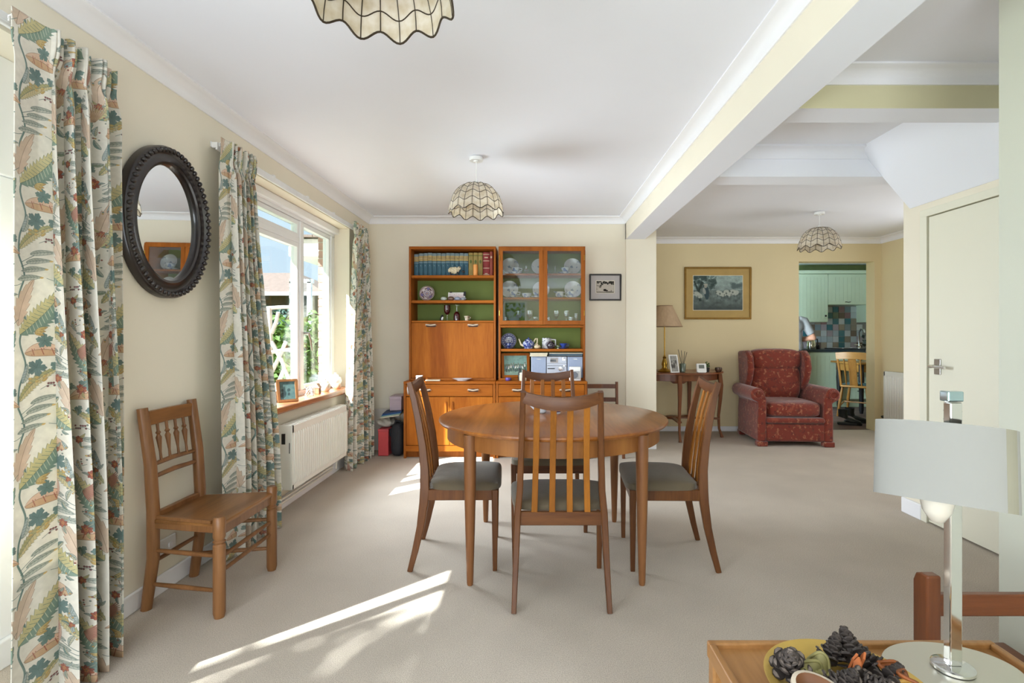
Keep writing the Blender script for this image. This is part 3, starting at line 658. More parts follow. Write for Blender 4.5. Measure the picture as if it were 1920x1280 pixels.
# ------------------------------------------------------------------ curtains
M_fab = printmat('floral_curtain_print', fabric_print(), .85, .22)
M_tape = mat('white_curtain_track', 'E6E6E6', .4)
def sm(a, b, x):
    t = np.clip((x-a)/(b-a), 0, 1); return t*t*(3-2*t)
def curtain(name, label, top, bot, xt, xb, zt, zb, flat, nf, seed, cw, uoff=0, amp=.045, vflip=0):
    """top/bot: (y0,y1) of the hung width; flat: share of the run that hangs flat at the near edge; cw: cloth width"""
    nu, nv = 300, 130; rs = np.random.RandomState(seed)
    s = np.linspace(0, 1, nu); zz = np.linspace(0, 1, nv)**1.15              # 0 top
    ph = np.cumsum(1+.35*np.sin(np.linspace(0, 5, nu)*2.1+seed)); ph = ph/ph[-1]
    fq = sm(flat*.75, flat+.05, s) if flat else np.ones(nu)
    P2 = 2*PI*nf*np.clip((ph-flat)/(1-flat), 0, 1)
    vs = []; 
    for j, t in enumerate(zz):
        z = zt+(zb-zt)*t; k = sm(0, .9, t)
        y0 = top[0]+(bot[0]-top[0])*k; y1 = top[1]+(bot[1]-top[1])*k; xx = xt+(xb-xt)*k
        head = 1-sm(.035, .075, t); pinch = math.exp(-((t-.055)/.022)**2)
        A = amp*(.75+.45*k)*(1-.45*pinch)
        wv = np.sin(P2+.25*math.sin(3*t+seed))+.25*np.sin(2*P2+seed+1.2*t)
        hp = np.sin(P2)*.55+.75*np.sin(3*P2+.6)
        d = fq*A*((1-head)*wv+head*hp*.62)
        along = fq*A*.55*(1-.5*head)*np.cos(P2+.4)
        gen = .012*np.sin(s*7+2*t+seed)*(1-head)
        y = y0+(y1-y0)*s+along; x = xx+d+gen
        y += (1-fq)*.012*math.sin(2.5*t+seed)
        zc = z+(.006*np.sin(P2*1.0) if j == 0 else 0)-(.010*np.abs(np.sin(P2*.5)) if j == nv-1 else 0)
        vs += list(zip(x, y, np.broadcast_to(zc, (nu,))))
    fs = [(j*nu+i, j*nu+i+1, (j+1)*nu+i+1, (j+1)*nu+i) for j in range(nv-1) for i in range(nu-1)]
    me = bpy.data.meshes.new(name); me.from_pydata(vs, [], fs); me.materials.append(M_fab)
    # arc length along the cloth for the print
    mid = np.array(vs).reshape(nv, nu, 3)[nv//2]; L = np.concatenate([[0], np.cumsum(np.linalg.norm(np.diff(mid, axis=0), axis=1))]); L = L/L[-1]*cw
    uvl = me.uv_layers.new(name='UVMap'); vi = np.zeros(len(me.loops), np.int32); me.loops.foreach_get('vertex_index', vi)
    U = (uoff+L[vi % nu])/.44; V = (zt+(zb-zt)*zz[vi//nu])/.475+vflip
    uvl.data.foreach_set('uv', np.stack([U, V], 1).astype(np.float32).ravel())
    me.polygons.foreach_set('use_smooth', [True]*len(me.polygons)); me.update()
    root = thing(name, label, 'curtain', (0, 0, 0))
    o = bpy.data.objects.new('cloth', me); COL.objects.link(o); o.parent = root
    so_ = o.modifiers.new('solid', 'SOLIDIFY'); so_.thickness = .003
    for k in range(6):
        y = top[0]+(top[1]-top[0])*(k+.5)/6
        G().tube([(xt-.012, y, zt-.012), (xt-.03, y, zt-.018), (xt-.03, y, zt-.035)], .003, 6).build('hook', M_white, root)
    return root
curtain('floral_curtain', 'nearest floral curtain, beside the patio doors and the oval mirror', (1.585, 1.985), (1.545, 1.95), -1.625, -1.555, 2.203, .012, .30, 4, 2, .98, .0, .05)
curtain('floral_curtain', 'floral curtain hanging behind the old spindle-back chair', (2.665, 2.985), (2.60, 3.17), -1.615, -1.585, 2.203, .012, .18, 6, 5, 1.05, .02, .036, .1)
curtain('floral_curtain', 'narrow floral curtain in the far corner beyond the radiator', (4.64, 5.02), (4.40, 5.10), -1.615, -1.585, 2.203, .012, .0, 6, 8, 1.1, .25, .034, .4)
def track(name, label, y0, y1):
    t = thing(name, label, 'curtain track', (-1.677, 0, 0))
    G().box(-.016, .016, y0, y1, 2.165, 2.195).box(.006, .016, y0, y1, 2.155, 2.165).box(-.022, -.016, y0, y1, 2.17, 2.2).build('rail', M_tape, t, bevel=.003)
    for k in range(int((y1-y0)/.5)+1):
        y = y0+.1+k*.5
        if y < y1: G().box(-.022, .018, y-.012, y+.012, 2.176, 2.206).build('bracket', M_white, t, bevel=.002)
track('curtain_track', 'white curtain track over the window', 2.70, 5.02); track('curtain_track', 'white curtain track over the patio doors', -1.2, 2.0)

# ------------------------------------------------------------------ oval mirror
mr = thing('oval_mirror', 'oval wall mirror in a dark beaded wooden frame', 'mirror', (-1.692, 2.352, 1.69), rot=(0, PI/2+.012, -.0105))
# local: z out of the wall, x down, y along the wall
RA, RB = .345, .272
prof = [(0, 0), (0, .030), (-.008, .040), (-.020, .044), (-.030, .042), (-.040, .030), (-.060, .026), (-.080, .034), (-.092, .030), (-.098, .016), (-.098, .0)]
n = 96; vs = []
for k in range(n):
    a = 2*PI*k/n
    for d_, z_ in prof: vs.append(((RA+d_*.88)*math.cos(a), (RB+d_*.84)*math.sin(a), z_))
q = len(prof); fs = [(k*q+i, k*q+(i+1) % q, ((k+1) % n)*q+(i+1) % q, ((k+1) % n)*q+i) for k in range(n) for i in range(q)]
M_ebony = mat('dark_ebonised_wood', '1E1512', .28, coat=.4, var=.15, vscale=10); M_redwood = mat('red_brown_polished_wood', '35201A', .3, coat=.4, var=.2)
G().add(vs, fs).build('frame', M_ebony, mr, smooth=40)
bead = G().ball((0, 0, 0), (.0135, .0105, .012), 10, 6).mesh('bead', M_ebony, 60)
for k in range(64):
    a = 2*PI*k/64; o = bpy.data.objects.new('bead', bead); COL.objects.link(o); o.parent = mr
    o.location = ((RA-.018)*math.cos(a), (RB-.018)*math.sin(a), .043); o.rotation_euler = (0, 0, a+.5)
M_mir = mat('mirror_silver', 'E8EAEA', .01, 1, var=.0)
g = G(); ring = [((RA-.079)*math.cos(2*PI*k/96), (RB-.075)*math.sin(2*PI*k/96), .012) for k in range(96)]
g.add(ring+[(x, y, .006) for x, y, _ in ring], [tuple(range(96)), tuple(range(191, 95, -1))]+[(k, (k+1) % 96, 96+(k+1) % 96, 96+k) for k in range(96)]); g.build('mirror_glass', M_mir, mr)

# ------------------------------------------------------------------ old spindle-back chair
oc = thing('spindle_back_chair', 'old honey-coloured low chair with a spindle back against the left wall', 'chair', (-1.47, 2.35, 0), -PI/2)
# local +y is the front (world +x); local x = -world y ... x right
def turned(x, y, z0, z1, r, nm='leg', notch=True):
    pr = [(r*.8, z0), (r, z0+.02), (r, z1*.72)]
    if notch: pr += [(r*.8, z1*.735), (r*1.05, z1*.755), (r*.78, z1*.77), (r*1.0, z1*.80)]
    pr += [(r, z1-.008), (r*.8, z1)]
    G().lathe(pr, 18, (x, y, 0)).build(nm, M_oak, oc, smooth=35)
FX, BX, FY, BYy = .215, .155, .165, -.155
turned(-FX, FY, 0, .42, .024); turned(FX, FY, 0, .42, .024)
for sx_ in (-1, 1):
    x = sx_*BX
    G().tube([(x, BYy-.03, 0), (x, BYy, .22), (x, BYy, .42), (x, BYy-.012, .62), (x*1.02, BYy-.045, .862)], [.021, .024, .025, .024, .021], 14, up=(1, 0, 0)).build('back_post', M_oak, oc, smooth=50)
G().prism([(-FX-.01, FY+.012), (FX+.01, FY+.012), (BX+.015, BYy+.01), (-BX-.015, BYy+.01)], 'z', .372, .392).build('seat', M_oakx, oc, bevel=.006, seg=3)
G().prism([(-FX+.02, FY+.006), (FX-.02, FY+.006), (FX-.02, FY-.012), (-FX+.02, FY-.012)], 'z', .335, .375).build('seat_rail', M_oak, oc, bevel=.004)
for sx_ in (-1, 1): G().bar([(sx_*BX, BYy, .366), (sx_*FX, FY, .366)], .02, .03).build('seat_rail', M_oak, oc)
G().bar([(-BX, BYy, .40), (BX, BYy, .40)], .022, .028).build('seat_lip', M_oak, oc)
G().bar([(BX, BYy, .397), (FX, FY-.03, .397)], .018, .014).build('seat_lip', M_oak, oc)
G().bar([(-BX, -.193, .815), (0, -.198, .817), (BX, -.193, .815)], .018, .062).build('crest_rail', M_oakx, oc)
for z in (.615, .563): G().tube([(-BX, -.165-(z-.56)*.12, z), (0, -.172-(z-.56)*.12, z+.004), (BX, -.165-(z-.56)*.12, z)], [.009, .011, .009], 10).build('back_rail', M_oak, oc, smooth=50)
for k in range(4):
    x = -.085+k*.056; M_ = TM(x, -.172, .62) @ RM('X', 6.5)
    G().lathe([(.006, 0), (.005, .04), (.010, .09), (.012, .105), (.006, .118), (.011, .126), (.006, .134), (.006, .17)], 12, M=M_).build('spindle', M_oak, oc, smooth=40)
def rung(a, b, r=.0095): G().tube([a, ((a[0]+b[0])/2, (a[1]+b[1])/2, a[2]*.5+b[2]*.5), b], [r*.85, r*1.1, r*.85], 10).build('stretcher', M_oak, oc, smooth=50)
rung((-FX, FY, .245), (FX, FY, .245)); rung((-FX, FY, .185), (FX, FY, .185))
for sx_ in (-1, 1): rung((sx_*BX, BYy, .255), (sx_*FX, FY, .255)); rung((sx_*BX, BYy-.01, .11), (sx_*FX, FY, .11))
rung((-BX, BYy-.005, .20), (BX, BYy-.005, .20))

# ------------------------------------------------------------------ radiators
M_rad = mat('white_radiator_enamel', 'E9E7DE', .35, var=.01)
def radiator(label, loc, rz, L, H, Dp, z0, nfin):
    r = thing('radiator', label, 'radiator', loc, rz)              # local x along, front at y=-Dp, wall at y=0
    pr = []; 
    for k in range(nfin):
        a = .02+(L-.04)*k/nfin; p = (L-.04)/nfin
        pr += [(a, 0), (a+p*.12, .010), (a+p*.55, .010), (a+p*.67, 0)]
    pr += [(L-.02, 0)]
    g = G(); n = len(pr); zz = (z0+.03, z0+.045, z0+H-.06, z0+H-.045)
    vs = []
    for i, z in enumerate(zz): vs += [(x, -Dp-(q if 0 < i < 3 else .004), z) for x, q in pr]
    g.add(vs, [(j*n+i, j*n+i+1, (j+1)*n+i+1, (j+1)*n+i) for j in range(3) for i in range(n-1)])
    g.box(.004, L-.004, -Dp-.004, -Dp+.008, z0, z0+.031).box(.004, L-.004, -Dp-.004, -Dp+.008, z0+H-.046, z0+H)
    g.box(.0, .021, -Dp-.004, -Dp+.008, z0, z0+H).box(L-.021, L, -Dp-.004, -Dp+.008, z0, z0+H)
    g.build('front_panel', M_rad, r)
    G().box(.01, L-.01, -.04, -.03, z0+.01, z0+H-.01).build('rear_panel', M_rad, r)
    for x in (-.003, L-.001): G().box(x, x+.004, -Dp, -.03, z0, z0+H+.004).build('end_panel', M_rad, r, bevel=.002)
    g = G()
    for k in range(4): g.box(0, L, -Dp+.004+k*(Dp-.04)/4, -Dp+.004+k*(Dp-.04)/4+.012, z0+H, z0+H+.006)
    for k in range(int(L/.05)): g.box(k*.05+.01, k*.05+.014, -Dp, -.03, z0+H-.003, z0+H+.005)
    g.build('top_grille', M_rad, r)
    for x in (.1, L-.1): G().box(x-.015, x+.015, -.032, 0, z0+.05, z0+H-.08).build('bracket', M_rad, r)
    return r
r1 = radiator('white double radiator under the window', (-1.692, 3.356, 0), PI/2, 1.005, .42, .115, .16, 28)
g = G()
g.box(-.006, -.003, -.075, -.05, .46, .53); g.box(-.006, -.003, -.105, -.10, .40, .47).box(-.006, -.003, -.02, -.015, .40, .47); g.build('end_slot', M_black, r1, bevel=.004)
v = G().lathe([(.016, 0), (.019, .01), (.019, .05), (.014, .06)], 16, M=TM(-.02, -.05, .175) @ RM('Y', -90)).build('valve', M_white, r1, smooth=40)
G().tube([(-.05, -.05, .175), (-.055, -.05, .10), (-.05, -.05, .0)], .008).tube([(0, -.03, .06), (.9, -.03, .06)], .0075).tube([(0, -.03, .085), (.9, -.03, .085)], .0075).tube([(.95, -.05, .16), (.95, -.04, .05)], .0075).build('pipe', M_rad, r1, smooth=40)
r2 = radiator('white radiator on the shaded wall right of the kitchen doorway', (4.272, 6.12, 0), -PI/2, 1.4, .62, .07, .12, 34)
G().lathe([(.018, 0), (.018, .04), (.012, .06)], 14, M=TM(-.02, -.04, .19) @ RM('Y', -90)).build('valve', M_black, r2, smooth=40)

# ------------------------------------------------------------------ dining table and chairs
tb = thing('dining_table', 'round teak dining table in the middle of the room', 'table', (.112, 2.82, 0))
TZ = .737
pr = [(0, TZ-.027), (.595, TZ-.027), (.610, TZ-.023), (.617, TZ-.013), (.615, TZ-.005), (.606, TZ), (0, TZ)]
G().lathe(pr, 96).build('tabletop', M_table, tb, smooth=35)
ap = G(); n = 96; vs = []
for rr, z in ((.572, .632), (.572, TZ-.0275), (.55, TZ-.0275), (.55, .632)): vs += [(rr*math.cos(2*PI*k/n), rr*math.sin(2*PI*k/n), z) for k in range(n)]
ap.add(vs, [(j*n+k, j*n+(k+1) % n, ((j+1) % 4)*n+(k+1) % n, ((j+1) % 4)*n+k) for j in range(4) for k in range(n)])
ap.build('apron', wood('teak_apron', '7C4A22', 'A06A36', 'z', 5, .4), tb, smooth=35)
for sx_ in (-1, 1):
    for sy_ in (-1, 1):
        G().lathe([(.013, 0), (.0155, .012), (.0225, .25), (.0275, .45), (.0295, .62), (.030, TZ-.028)], 20, (sx_*.405, sy_*.408, 0)).build('leg', M_tleg, tb, smooth=40)
M_velvet = mat('olive_brown_velvet', '5E523E', .85, var=.12, vscale=7, sheen=.2, bump=.1, bscale=90)
def dining_chair(label):
    c = thing('dining_chair', label, 'chair', (0, 0, 0), group='teak slat-back dining chairs')
    zs = [0, .10, .22, .34, .40, .50, .62, .75, .86, .938]
    ys = [-.218, -.192, -.166, -.150, -.146, -.148, -.160, -.182, -.206, -.228]
    ws = [.021, .023, .026, .028, .028, .027, .026, .025, .024, .022]; hs = [.026, .031, .037, .044, .046, .043, .039, .035, .031, .027]
    for s_ in (-1, 1):
        xs = [s_*(.203-.034*max(0, (z-.0))/.94-(.006 if z > .4 else 0)) for z in zs]
        G().bar(list(zip(xs, ys, zs)), ws, hs, up=(0, 1, 0)).build('back_leg', M_chair, c, smooth=40)
        G().bar([(s_*.213, .205, 0), (s_*.215, .205, .2), (s_*.215, .205, .405)], [.022, .028, .034], [.022, .028, .034], up=(0, 1, 0)).build('front_leg', M_chair, c, smooth=40)
        G().bar([(s_*.19, -.14, .377), (s_*.213, .20, .380)], .022, .055).build('seat_rail', M_chair, c)
    G().bar([(-.205, .207, .380), (.205, .207, .380)], .022, .055).build('seat_rail', M_chairx, c)
    G().bar([(-.178, -.146, .377), (.178, -.146, .377)], .022, .060).build('seat_rail', M_chairx, c)
    # cushion: rounded trapezoid, domed
    nu, nv = 20, 20; vs = []; fs = []
    def cush(u, v, top):
        x0 = .208+.030*v; y = -.128+.365*v
        # rounded corners
        uu = 2*u-1; vv = 2*v-1; e = (abs(uu)**6+abs(vv)**6)
        k = 1 if e <= 1 else e**(-1/6)
        x = uu*k*x0; yy = .0545+vv*k*.1825
        dome = (1-min(1, abs(uu*k)**4))*(1-min(1, abs(vv*k)**4))
        return (x, yy, .405+.018+.036*dome**.6 if top else .404)
    for j in range(nv+1):
        for i in range(nu+1): vs.append(cush(i/nu, j/nv, 1))
    m0 = len(vs)
    for j in range(nv+1):
        for i in range(nu+1): vs.append(cush(i/nu, j/nv, 0))
    W_ = nu+1
    for j in range(nv):
        for i in range(nu):
            a = j*W_+i; fs.append((a, a+1, a+W_+1, a+W_)); fs.append((m0+a, m0+a+W_, m0+a+W_+1, m0+a+1))
    edge = [i for i in range(W_)]+[j*W_+nu for j in range(1, W_)]+[nv*W_+i for i in range(nu-1, -1, -1)]+[j*W_ for j in range(nv-1, 0, -1)]
    fs += [(edge[k], m0+edge[k], m0+edge[(k+1) % len(edge)], edge[(k+1) % len(edge)]) for k in range(len(edge))]
    G().add(vs, fs).build('seat', M_velvet, c, smooth=70)
    for k in range(4):
        xb = (k-1.5)*.0775; xt = (k-1.5)*.070; zt_ = .885-.022*(1-(abs(k-1.5)/1.5))
        G().bar([(xb, -.148, .39), (xb*.97, -.158, .50), (xb*.94, -.176, .63), (xb*.92, -.203, .76), (xt, -.236, zt_)], [.026]*5, [.012]*5, up=(0, 1, 0)).build('slat', M_slat, c, smooth=40)
    # crest rail: dips in the middle, bows backwards
    pts = []; n = 13; w2 = []; 
    def sec(i):
        t = i/(n-1)*2-1; q = 1-t*t; hz0 = -.022-.012*q; hz1 = .024-.002*q; th = .010+.003*q
        return [(-th, hz0), (th, hz0), (th*1.3, (hz0+hz1)/2), (th, hz1), (-th, hz1), (-th*1.3, (hz0+hz1)/2)]
    for i in range(n):
        t = i/(n-1)*2-1; q = 1-t*t; pts.append((t*.160, -.222-.024*q, .913-.020*q))
    G().sweep(pts, sec).build('crest_rail', M_chairx, c, smooth=50)
    return c
ch = dining_chair('dining chair nearest the camera, seen from behind in front of the table')
ch.location = (.125, 2.385, 0)
dup(ch, (-.403, 2.765, 0), math.radians(-86.9), 'dining chair on the window side of the table')
dup(ch, (.72, 2.755, 0), math.radians(86.2), 'dining chair on the armchair side of the table')
dup(ch, (.105, 3.262, 0), PI, 'dining chair across the table with its back to the wall unit')
# things on the table
jg = thing('cream_jug', 'pale blue-white jug on the dining table behind the near chair back', 'jug', (.045, 2.90, TZ))
M_pale = mat('pale_blue_glaze', 'D4DCE6', .25, coat=.5, var=.03)
G().lathe([(.028, 0), (.034, .006), (.036, .05), (.031, .075), (.034, .085), (.031, .085), (.028, .075), (.030, .02), (0, .012)], 24).build('body', M_pale, jg, smooth=40)
G().tube([(-.033, 0, .072), (-.052, 0, .068), (-.054, 0, .04), (-.034, 0, .02)], .005, 8, up=(0, 1, 0)).build('handle', M_pale, jg, smooth=50)
bw = thing('purple_bowl', 'small purple glass bowl on the dining table beside the jug', 'bowl', (.135, 2.89, TZ))
M_purple = mat('purple_glaze', '6E5C86', .2, coat=.5, var=.1)
G().lathe([(.018, 0), (.022, .004), (.045, .03), (.050, .048), (.047, .048), (.04, .03), (.015, .010), (0, .010)], 24).build('bowl_body', M_purple, bw, smooth=40)
G().lathe([(.024, 0), (.024, .006), (.018, .006)], 20, (0, 0, -.0)).build('foot', M_pale, bw, smooth=40)
# low dark chair in the corner right of the wall unit
lc = thing('low_chair', 'low dark wooden chair against the wall right of the wall unit', 'chair', (.705, 5.03, 0), PI)
for s_ in (-1, 1):
    G().bar([(s_*.155, -.17, 0), (s_*.155, -.165, .36), (s_*.155, -.195, .70)], .026, .03, up=(0, 1, 0)).build('back_leg', M_dark, lc)
    G().bar([(s_*.165, .15, 0), (s_*.165, .15, .36)], .028, .028, up=(0, 1, 0)).build('front_leg', M_dark, lc)
    G().bar([(s_*.155, -.165, .34), (s_*.165, .15, .34)], .018, .04).build('seat_rail', M_dark, lc)
for z in (.655, .52): G().bar([(-.155, -.19+(.655-z)*.08, z), (0, -.2, z), (.155, -.19+(.655-z)*.08, z)], .014, .042).build('back_rail', M_dark, lc)
G().box(-.18, .18, -.16, .17, .36, .385).build('seat', M_dark, lc, bevel=.008)
# ------------------------------------------------------------------ wall unit: four cabinets
def wb(g, name, m, t, par=None, **k):
    """build a part given in room coordinates under a thing whose Empty sits elsewhere (never rotated)"""
    o = g.build(name, m, par or t, **k)
    if par is None: o.location = -t.location
    return o
YU, YL, YB = 5.00, 4.886, 5.30                                     # upper fronts, lower fronts, backs
M_recess = mat('dark_recess', '2A1810', .6)
def pull(t, par, x, z, y, m=M_teak_x):
    g = G().tube([(x-.052, y-.002, z+.004), (x-.046, y-.02, z+.010), (x, y-.026, z+.004), (x+.046, y-.02, z+.010), (x+.052, y-.002, z+.004)], [.006, .008, .0075, .008, .006], 10)
    g.box(x-.045, x+.045, y-.003, y+.0, z-.012, z+.016, 1)
    return wb(g, 'handle', [mat('silvered_pull', 'C9B8A4', .3, .4), M_recess], t, par, smooth=40)
def carcass(t, x0, x1, yf, z0, z1, th=.02, top=.026, backm=M_green, bottom=True):
    wb(G().box(x0, x0+th, yf, YB, z0, z1), 'side_panel', M_teak_in, t, bevel=.002); wb(G().box(x1-th, x1, yf, YB, z0, z1), 'side_panel', M_teak_in, t, bevel=.002)
    wb(G().box(x0+th, x1-th, yf, YB, z1-top, z1), 'top_panel', M_teak_x, t, bevel=.002)
    if bottom: wb(G().box(x0+th, x1-th, yf, YB, z0, z0+.02), 'bottom_panel', M_teak_in, t)
    wb(G().box(x0+th, x1-th, YB-.012, YB, z0+.02, z1-top), 'back_panel', backm, t)
def shelf(t, x0, x1, yf, ztop, th=.026): wb(G().box(x0, x1, yf, YB-.013, ztop-th, ztop), 'shelf', M_teak_x, t, bevel=.003)
ULX0, ULX1, URX0, URX1 = -1.205, -.356, -.330, .518
# upper left: open bookcase over a fall front
ul = thing('bookcase_cabinet', 'upper left teak wall unit with bookshelves above a fall-front bureau', 'cabinet', ((ULX0+ULX1)/2, 5.15, .735))
carcass(ul, ULX0, ULX1, YU, .735, 2.042)
S1, S2, S3 = 1.762, 1.517, 1.318
for z in (S1, S2, S3): shelf(ul, ULX0+.021, ULX1-.021, YU+.012, z, .026 if z != S3 else .02)
fd = wb(G().box(ULX0+.022, ULX1-.022, YU+.004, YU+.024, .756, 1.296), 'fall_front', M_teak, ul, bevel=.003)
for px in (808, 887): pull(ul, fd, X(px, YU), 1.268, YU+.004)
# upper right: glazed doors over two open bays
ur = thing('glazed_cabinet', 'upper right teak wall unit with two glazed doors and open bays below', 'cabinet', ((URX0+URX1)/2, 5.15, .735))
carcass(ur, URX0, URX1, YU, .735, 2.042)
R1, R2, R3, R4 = 1.783, 1.548, 1.272, 1.041
for z in (R1, R2): shelf(ur, URX0+.021, URX1-.021, YU+.04, z, .02)
shelf(ur, URX0+.021, URX1-.021, YU, R3, .022); shelf(ur, URX0+.021, URX1-.021, YU+.008, R4, .026)
xm = X(1018.5, YU)
for x0, x1, hx in ((URX0+.004, xm-.001, URX0+.012), (xm+.001, URX1-.004, URX1-.012)):
    g = G(); z0, z1, b = R3+.004, 2.034, .040
    g.box(x0, x1, YU-.02, YU-.001, z0, z0+b).box(x0, x1, YU-.02, YU-.001, z1-b, z1).box(x0, x0+b, YU-.02, YU-.001, z0+b, z1-b).box(x1-b, x1, YU-.02, YU-.001, z0+b, z1-b)
    dr = wb(g, 'glazed_door', M_teak_in, ur, bevel=.003)
    G().box(x0+b-.004, x1-b+.004, YU-.011, YU-.007, z0+b-.004, z1-b+.004).build('pane', M_cabglass, dr)
    for z in (1.39, 1.93): G().tube([(hx, YU-.022, z-.025), (hx, YU-.022, z+.025)], .0045, 8).build('hinge', M_brass, dr)
# lower units
def lower(t, x0, x1):
    z1 = .735; th = .022
    wb(G().box(x0, x0+th, YL, YB, 0, z1-.026), 'side_panel', M_teak_in, t, bevel=.002); wb(G().box(x1-th, x1, YL, YB, 0, z1-.026), 'side_panel', M_teak_in, t, bevel=.002)
    wb(G().box(x0, x1, YL-.006, YB, z1-.026, z1-.001), 'top_panel', M_teak_x, t, bevel=.003)
    wb(G().box(x0+th, x1-th, YL+.02, YB, .10, .12), 'bottom_panel', M_teak_in, t); wb(G().box(x0+th, x1-th, YB-.015, YB, .12, z1-.026), 'back_panel', M_teak_in, t)
    wb(G().box(x0+th, x1-th, YL+.002, YL+.02, .066, .122), 'bottom_rail', M_teak_x, t); wb(G().box(x0+th, x1-th, YL+.06, YL+.075, 0, .066), 'plinth', M_teak_in, t)
    dw = wb(G().box(x0+th+.003, x1-th-.003, YL, YL+.02, .592, z1-.031), 'drawer', M_teak_x, t, bevel=.003)
    w_ = x1-x0
    for q in (.24, .76): pull(t, dw, x0+w_*q, .648, YL)
    xm = (x0+x1)/2
    for a, b in ((x0+th+.003, xm-.0015), (xm+.0015, x1-th-.003)):
        dr = wb(G().box(a, b, YL, YL+.02, .126, .586), 'door', M_teak, t, bevel=.003)
        hx = b-.03 if b < xm+.01 else a+.03
        G().box(hx-.006, hx+.006, YL-.014, YL+.001, .44, .54).build('handle', M_teak_in, dr, bevel=.003)
ll = thing('drawer_cabinet', 'lower left teak cabinet lit by a patch of sun, with a drawer over doors', 'cabinet', (-.79, 5.09, 0)); lower(ll, -1.228, -.352)
lr = thing('drawer_cabinet', 'lower right teak cabinet with a drawer, half hidden by the far dining chair', 'cabinet', (.085, 5.09, 0)); lower(lr, -.347, .523)

# ------------------------------------------------------------------ books and ornaments of the left unit
M_blue = mat('blue_book_cloth', '3F6577', .8, var=.1, vscale=30); M_bt = mat('tan_label_band', 'B49C66', .7, var=.15, vscale=40); M_tan = mat('tan_book_cloth', 'A08C52', .8, var=.15, vscale=20)
M_bluet = mat('pale_blue_spine_top', '7E929A', .8, var=.08, vscale=30); M_red = mat('red_book_leather', '8E2A2C', .6, var=.1); M_rust = mat('rust_red_book_cloth', '9A4A3C', .7, var=.1); M_page = mat('page_edges', 'D8CDB4', .9, var=.06, vscale=60)
M_silver_l = mat('pale_gilt_line', 'D0BCA0', .5); M_leafp = mat('green_leaf_stamp', '5E6A34', .7)
def book(x, wd, h, kind, label, grp):
    b = thing('book', label, 'book', (x+wd/2, YU+.19, S1), group=grp)
    mc = {'blue': M_blue, 'tan': M_tan, 'red': M_red, 'rust': M_rust}[kind]; a = wd/2-.001
    sp = []
    for t in np.linspace(-1, 1, 9): sp.append((a*t, -.075-.007*(1-t*t)))
    g = G().prism(sp+[(a, -.068), (-a, -.068)], 'z', .0005, h); g.box(-a, -a+.003, -.07, .08, .0005, h).box(a-.003, a, -.07, .08, .0005, h)
    g.build('cover', mc, b, smooth=35)
    G().box(-a+.0032, a-.0032, -.0675, .074, .006, h-.004).build('page_block', M_page, b)
    def band(z0, z1, m, nm='spine_band'): G().prism([(x_*1.001, y_-.0012) for x_, y_ in sp]+[(a, -.069), (-a, -.069)], 'z', z0, z1).build(nm, m, b, smooth=35)
    if kind == 'blue':
        band(h*.66, h*.88, M_bt); band(h*.88, h-.002, M_bluet); band(h*.76, h*.79, M_silver_l); band(h*.58, h*.62, M_bluet)
        G().ball((0, -.083, h*.46), (.0045, .002, .006), 8, 5).build('gilt_stamp', M_bluet, b)
    elif kind == 'tan':
        G().ball((0, -.083, h*.62), (.011, .0025, .018), 8, 6).build('leaf_stamp', M_leafp, b); band(h*.86, h*.89, M_leafp)
    elif kind == 'red':
        for q in (.06, .33, .63, .9): band(h*q, h*q+.006, M_silver_l)
        G().box(-.018, .018, -.0845, -.082, h*.76, h*.80).box(-.014, .014, -.0845, -.082, h*.10, h*.13).build('title_lettering', M_silver_l, b)
    else: G().ball((0, -.083, h*.77), (.009, .0025, .012), 8, 6).build('gilt_stamp', M_silver_l, b)
x = X(776.2, YU+.11); hs_ = [.222, .230, .232, .236, .231, .233, .230, .234, .233, .231, .233, .231]
ordn = ['first', 'second', 'third', 'fourth', 'fifth', 'sixth', 'seventh', 'eighth', 'ninth', 'tenth', 'eleventh', 'twelfth']
for k in range(12):
    book(x, .0447, hs_[k], 'blue', f'blue cloth book with tan band, {ordn[k]} from the left on the top shelf', 'blue books on the top shelf'); x += .0452
for k in range(3):
    book(x+.002, .046, .236, 'tan', f'tan cloth book with green leaf stamp, {ordn[k]} of the three tan ones', 'tan books on the top shelf'); x += .0475
book(x+.003, .066, .240, 'red', 'thick red leather book with pale bands near the right end of the shelf', 'red books on the top shelf'); x += .0685
book(x+.003, .032, .248, 'rust', 'thin rust red book standing last at the right end of the shelf', 'red books on the top shelf')
# sheep figurine and candle in front of the books
M_fleece = mat('cream_fleece', 'D9CDB0', .9, var=.1, vscale=40, bump=.6, bscale=120)
sp_ = thing('sheep_figurine', 'cream sheep figurine with black face and legs before the blue books', 'figurine', (X(851, YU+.04), YU+.045, S1))
g = G().ball((0, 0, .052), (.055, .022, .030), 16, 10)
for k in range(40):
    a = k*2.4; q = (k % 10)/10*2-1; g.ball((.05*q, .021*math.sqrt(1-q*q*.8)*math.cos(a), .052+.028*math.sqrt(1-q*q*.8)*math.sin(a)), .009, 6, 4)
g.ball((.05, 0, .072), (.02, .016, .018), 10, 8); g.build('body', M_fleece, sp_, smooth=60)
for sx_ in (-.032, .034):
    for sy_ in (-.01, .01): G().tube([(sx_, sy_, .035), (sx_, sy_, .0)], [.008, .006], 8).build('leg', M_black, sp_, smooth=50)
G().ball((.072, 0, .068), (.018, .011, .012), 10, 8, M=RM('Y', 20)).ball((.058, .016, .08), (.006, .010, .004), 6, 5).ball((.058, -.016, .08), (.006, .010, .004), 6, 5).build('head', M_black, sp_, smooth=60)
cd = thing('candle', 'short orange pillar candle in front of the tan books', 'candle', (X(891.5, YU+.04), YU+.045, S1))
G().lathe([(.022, 0), (.0235, .002), (.0235, .106), (.020, .108), (.004, .104), (0, .104)], 24).build('wax', mat('orange_wax', 'D89048', .5, var=.04), cd, smooth=40)
